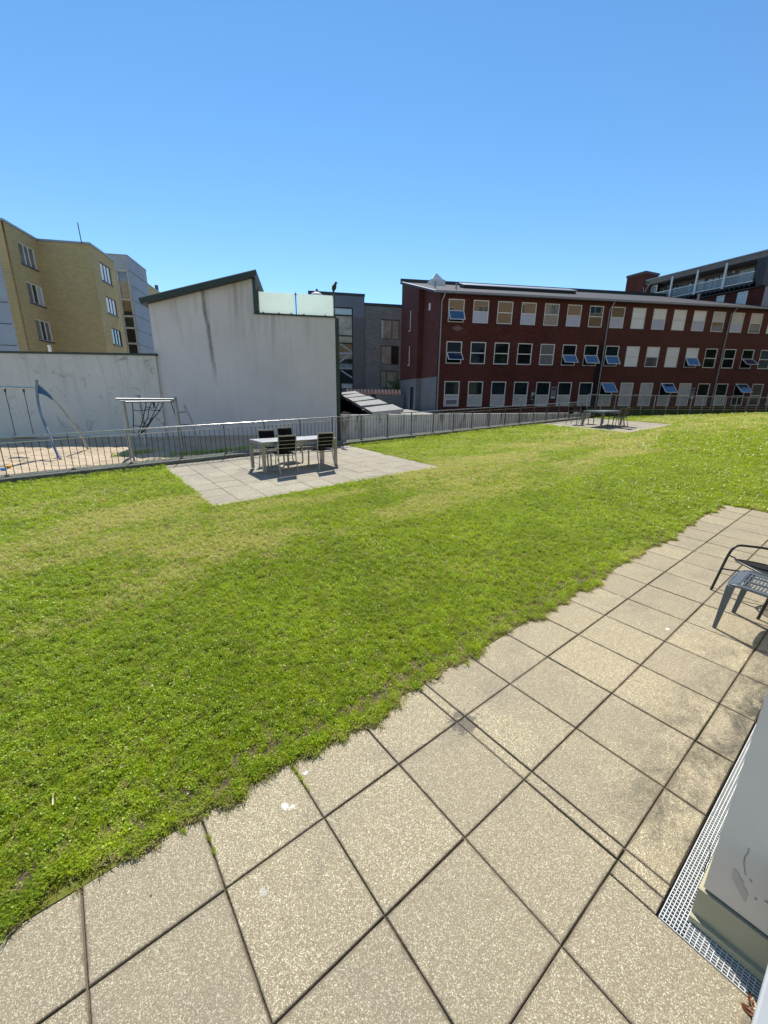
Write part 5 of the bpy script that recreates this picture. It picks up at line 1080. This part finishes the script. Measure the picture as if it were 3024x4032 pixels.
# black tube lounge chair with a woven cord seat, behind it
FT = gnd(2760+175/4.424, 2100+980/4.424); lc = empty('lounge_chair', FT, 'black tubular armchair with a woven cord seat, behind the grey plastic chair', 'chair')
Dx = Vector((1, .03, 0)); Ex = Vector((.03, -1, 0))
def LP(t, e, h): p = FT + Dx*t + Ex*e; return Vector((p.x, p.y, pz(p.x, p.y)+h))
prof = [(0, 0), (.04, .18), (.08, .36), (.105, .44), (.14, .488), (.19, .505), (.30, .495), (.45, .475), (.58, .44), (.66, .36), (.70, .2), (.74, 0)]
for e in (0, .56): MB().tube(bez([LP(t, e, h) for t, h in prof], 5), .0125, 10).build('arm_tube', 'black_paint', lc)
MB().tube([LP(.055, 0, .245), LP(.30, .16, .26), LP(.3, .40, .26), LP(.055, .56, .245)], .008, 6).build('cross_bar', 'black_paint', lc)
MB().tube([LP(.09, 0, .40), LP(.13, .05, .385)], .007, 6).build('cross_bar', 'black_paint', lc)
rimp = [(.12, .06), (.30, .035), (.50, .04), (.62, .12), (.66, .28), (.62, .44), (.50, .52), (.30, .525), (.13, .50), (.085, .40), (.08, .28), (.085, .14), (.12, .06)]
rimh = lambda t, e: .385 - .12*max(0, (t-.08)/.58)
MB().tube(bez([LP(t, e, rimh(t, e)) for t, e in rimp], 5), .010, 8).build('seat_ring', 'black_paint', lc)
m = MB()
for q in range(44):
    t = .10+q*(.54/43); half = .235*math.sqrt(max(0, 1-((t-.37)/.30)**4)); pts = [LP(t, .28+half*s_, rimh(t, 0) - .045*(1-s_*s_)*math.sin(math.pi*(t-.08)/.58)) for s_ in (-1, -.5, 0, .5, 1)]
    m.tube(pts, .0042, 5)
m.build('cord_seat', 'rope_black', lc)
m = MB()
for q in range(26):
    e = .07+q*(.43/25); m.tube([LP(.62, e, .27), LP(.80, e, .62), LP(.84, e, .78)], .0042, 5)
m.build('cord_back', 'rope_black', lc); MB().tube(bez([LP(.62, .05, .27), LP(.80, .04, .60), LP(.85, .12, .80), LP(.85, .44, .80), LP(.80, .52, .60), LP(.62, .51, .27)], 5), .010, 8).build('back_ring', 'black_paint', lc)

# ------------------------------------------------------------------ playground
def z2(x, y, Y): return at(x/3.95, 1480+y/3.95, Y)
sw = empty('swing_set', gnd(240, 1808), 'steel swing frame with curved pale legs and a blue corner panel, single swing seat', 'swing')
fl_ = bez([z2(568, 60, 11.62), z2(574, 250, 11.58), z2(600, 450, 11.5), z2(680, 720, 11.33), z2(770, 920, 11.18), z2(850, 1120, 11.02), z2(940, 1300, 10.84)], 5)
bl_ = bez([z2(600, 130, 11.62), z2(720, 235, 11.74), z2(850, 380, 11.86), z2(980, 540, 11.97), z2(1130, 740, 12.1), z2(1240, 900, 12.22), z2(1300, 1010, 12.33), z2(1368, 1135, 12.48)], 5)
MB().tube(fl_, .036, 10).build('leg', 'blue_tube', sw); MB().tube(bl_, [.02]*10+[.034]*(len(bl_)-10), 10).build('leg', 'steel_galv', sw)
pts = [(596, 140), (618, 150), (720, 245), (850, 388), (840, 392), (790, 362), (720, 312), (650, 284), (598, 275)]
MB().prism([z2(x, y, 11.62+(x-596)/254*.24) for x, y in pts], Vector((.03, .01, 0))).build('corner_panel', 'blue_panel', sw)
bs = z2(560, 190, 11.6); bd = Vector((-.966, -.26, 0))
MB().tube([bs, bs+bd*3.1], .038, 12).build('top_bar', 'steel_light', sw)
off = bd*3.1 - Vector((0, 0, 0))
for o_n in (fl_, bl_): MB().tube([p+off for p in o_n], .034, 8).build('leg', 'blue_tube' if o_n is fl_ else 'steel_galv', sw)
def bar_t(px):
    best = min((abs((lambda q: 1512+F_PX*((q-CAM).dot(CR))/((q-CAM).dot(CF)))(bs+bd*(t/500)) - px), t/500) for t in range(1600)); return best[1]
tA, tB = bar_t(17), bar_t(91); seat_z = .44+.45
for n, t in enumerate((tA, tB)):
    p = bs+bd*t; MB().tube([p-Vector((0, 0, .04)), Vector((p.x, p.y, p.z-.12))], .022, 6).build('hanger', 'black_paint', sw)
    MB().tube([p-Vector((0, 0, .12)), Vector((p.x, p.y, seat_z))], .009, 6).build('chain', 'rope_rust', sw)
a, b = bs+bd*tA, bs+bd*tB; MB().bar(Vector((a.x, a.y, seat_z))+bd*.03, Vector((b.x, b.y, seat_z))-bd*.03, .17, .035).build('seat', 'black_paint', sw, bevel=.008)

def z3(x, y, Y): return at(420+x/3.95, 1530+y/3.95, Y)
f1, f2, f3 = gnd(420+395/3.95, 1530+1060/3.95), gnd(420+625/3.95, 1530+885/3.95), gnd(420+1180/3.95, 1530+935/3.95)
cf = empty('climbing_frame', f1, 'grey tubular climbing frame with a rope net and a curved ladder by the wall corner', 'climbing frame')
MB().tube([f1-Vector((0, 0, .1)), z3(245, 185, 11.14)], .055, 12).build('post', 'steel_galv', cf)
MB().tube([f2-Vector((0, 0, .1)), z3(488, 105, f2.y)], .055, 12).build('post', 'steel_galv', cf); MB().tube([z3(488, 112, f2.y), z3(488, 98, f2.y)], [.075, .03], 10).build('post_cap', 'steel_light', cf)
MB().tube([f3-Vector((0, 0, .1)), z3(1052, 120, f3.y)], .055, 12).build('post', 'steel_galv', cf); MB().tube([z3(1052, 122, f3.y), z3(1052, 106, f3.y)], [.065, .03], 10).build('post_cap', 'steel_light', cf)
MB().tube([z3(135, 162, 10.85), z3(1060, 168, f3.y-.06)], .026, 10).build('top_bar', 'steel_galv', cf)
MB().tube([z3(262, 208, 11.16), z3(1050, 200, f3.y)], .024, 10).build('lower_bar', 'steel_galv', cf)
MB().tube([z3(510, 152, f2.y), z3(590, 158, 12.0)], .028, 8).build('side_bar', 'steel_light', cf)
net = [[(400, 215), (408, 330), (415, 430), (415, 570), (408, 700)], [(612, 215), (605, 290), (580, 400), (550, 520), (490, 705)], [(700, 215), (655, 330), (640, 450), (590, 540), (535, 690)], [(815, 212), (770, 300), (725, 400), (640, 565), (540, 690)], [(885, 210), (830, 325), (780, 400), (720, 465), (630, 580), (540, 700)],
       [(408, 330), (470, 342), (530, 345), (590, 336), (650, 328), (720, 342), (790, 342), (832, 320)], [(612, 285), (690, 303), (765, 292)], [(415, 570), (480, 580), (540, 592), (632, 575)], [(550, 515), (592, 542), (650, 562)], [(638, 460), (672, 476), (722, 452)], [(408, 690), (450, 693), (490, 710), (540, 692), (620, 600)], [(840, 330), (740, 440), (660, 560), (560, 680), (480, 740)]]
m = MB()
for ln in net: m.tube(bez([z3(x, y, 11.25+max(0, x-260)/790*1.4*max(.35, 1-(y-210)/900)) for x, y in ln], 3), .011, 6)
m.build('rope_net', 'rope_black', cf)
MB().tube(bez([z3(1000, 212, 12.6), z3(1060, 390, 12.62), z3(1125, 590, 12.65), z3(1150, 700, 12.7)], 4), .012, 6).build('climbing_rope', 'rope_black', cf)
MB().tube([z3(730, 215, 12.1), z3(738, 285, 12.1)], [.035, .02], 8).build('swivel', 'black_paint', cf)
MB().tube(bez([z3(1203, 255, 12.75), z3(1262, 380, 12.74), z3(1330, 540, 12.72), z3(1372, 680, 12.7), z3(1398, 800, 12.68), z3(1412, 930, 12.66)], 5), .032, 10).build('ladder_rail', 'steel_galv', cf)
for x0, x1, y in ((1105, 1252, 370), (1140, 1338, 562), (1165, 1385, 748)): MB().tube([z3(x0, y, 12.76), z3(x1, y-4, 12.73)], .02, 8).build('rung', 'steel_galv', cf)

# small things lying about
p = gnd(34, 1840, -.02); b_ = MB(); b_.tube([p, p+Vector((0, 0, .045))], [.05, .07], 10); tag(b_.build('toy_bucket', 'yellow_toy'), 'small yellow toy bucket on the sand near the railing', 'toy')
p = gnd(14, 1852, -.02); b_ = MB(); b_.sphere(p+Vector((0, 0, .03)), (.09, .06, .035), 10, 6); tag(b_.build('toy_boat', 'blue_toy'), 'small blue and white toy on the sand by the left edge', 'toy')
p = gnd(412, 1934, .03); d = AL*.07; tag(MB().bar(p-d, p+d, .018, .008).build('wood_chip', 'straw'), 'pale wood splinter on the lawn between the railing and the left edge', 'wood')
p = gnd(208, 3145, .028); d = Vector((-.6, .8, 0))*.045; tag(MB().tube([p-d, p+d], .004, 6).build('straw', 'straw'), 'pale straw lying on the lawn at lower left', 'straw')
for n, (x, y) in enumerate(((1235, 2745), (1120, 2620), (1812, 2460), (1950, 2352), (1370, 2125), (480, 3020), (1430, 2335), (600, 2700), (2320, 2190), (2725, 1963), (1160, 2400))):
    p = gnd(x, y, .03); L = random.uniform(.012, .022); a = random.uniform(0, 6.28); d = Vector((math.cos(a), math.sin(a), 0)); e = Vector((-d.y, d.x, 0))
    m = MB(); m.add([p-d*L, p+e*L*.45+Vector((0, 0, .006)), p+d*L+Vector((0, 0, .004)), p-e*L*.4, p+Vector((0, 0, -.004))], [(4, 0, 1), (4, 1, 2), (4, 2, 3), (4, 3, 0)])
    tag(m.build('dry_leaf', 'straw' if n % 2 else 'dead_leaf'), 'small dry leaf lying on the lawn grass', 'leaf', 'dry leaves scattered on the lawn')
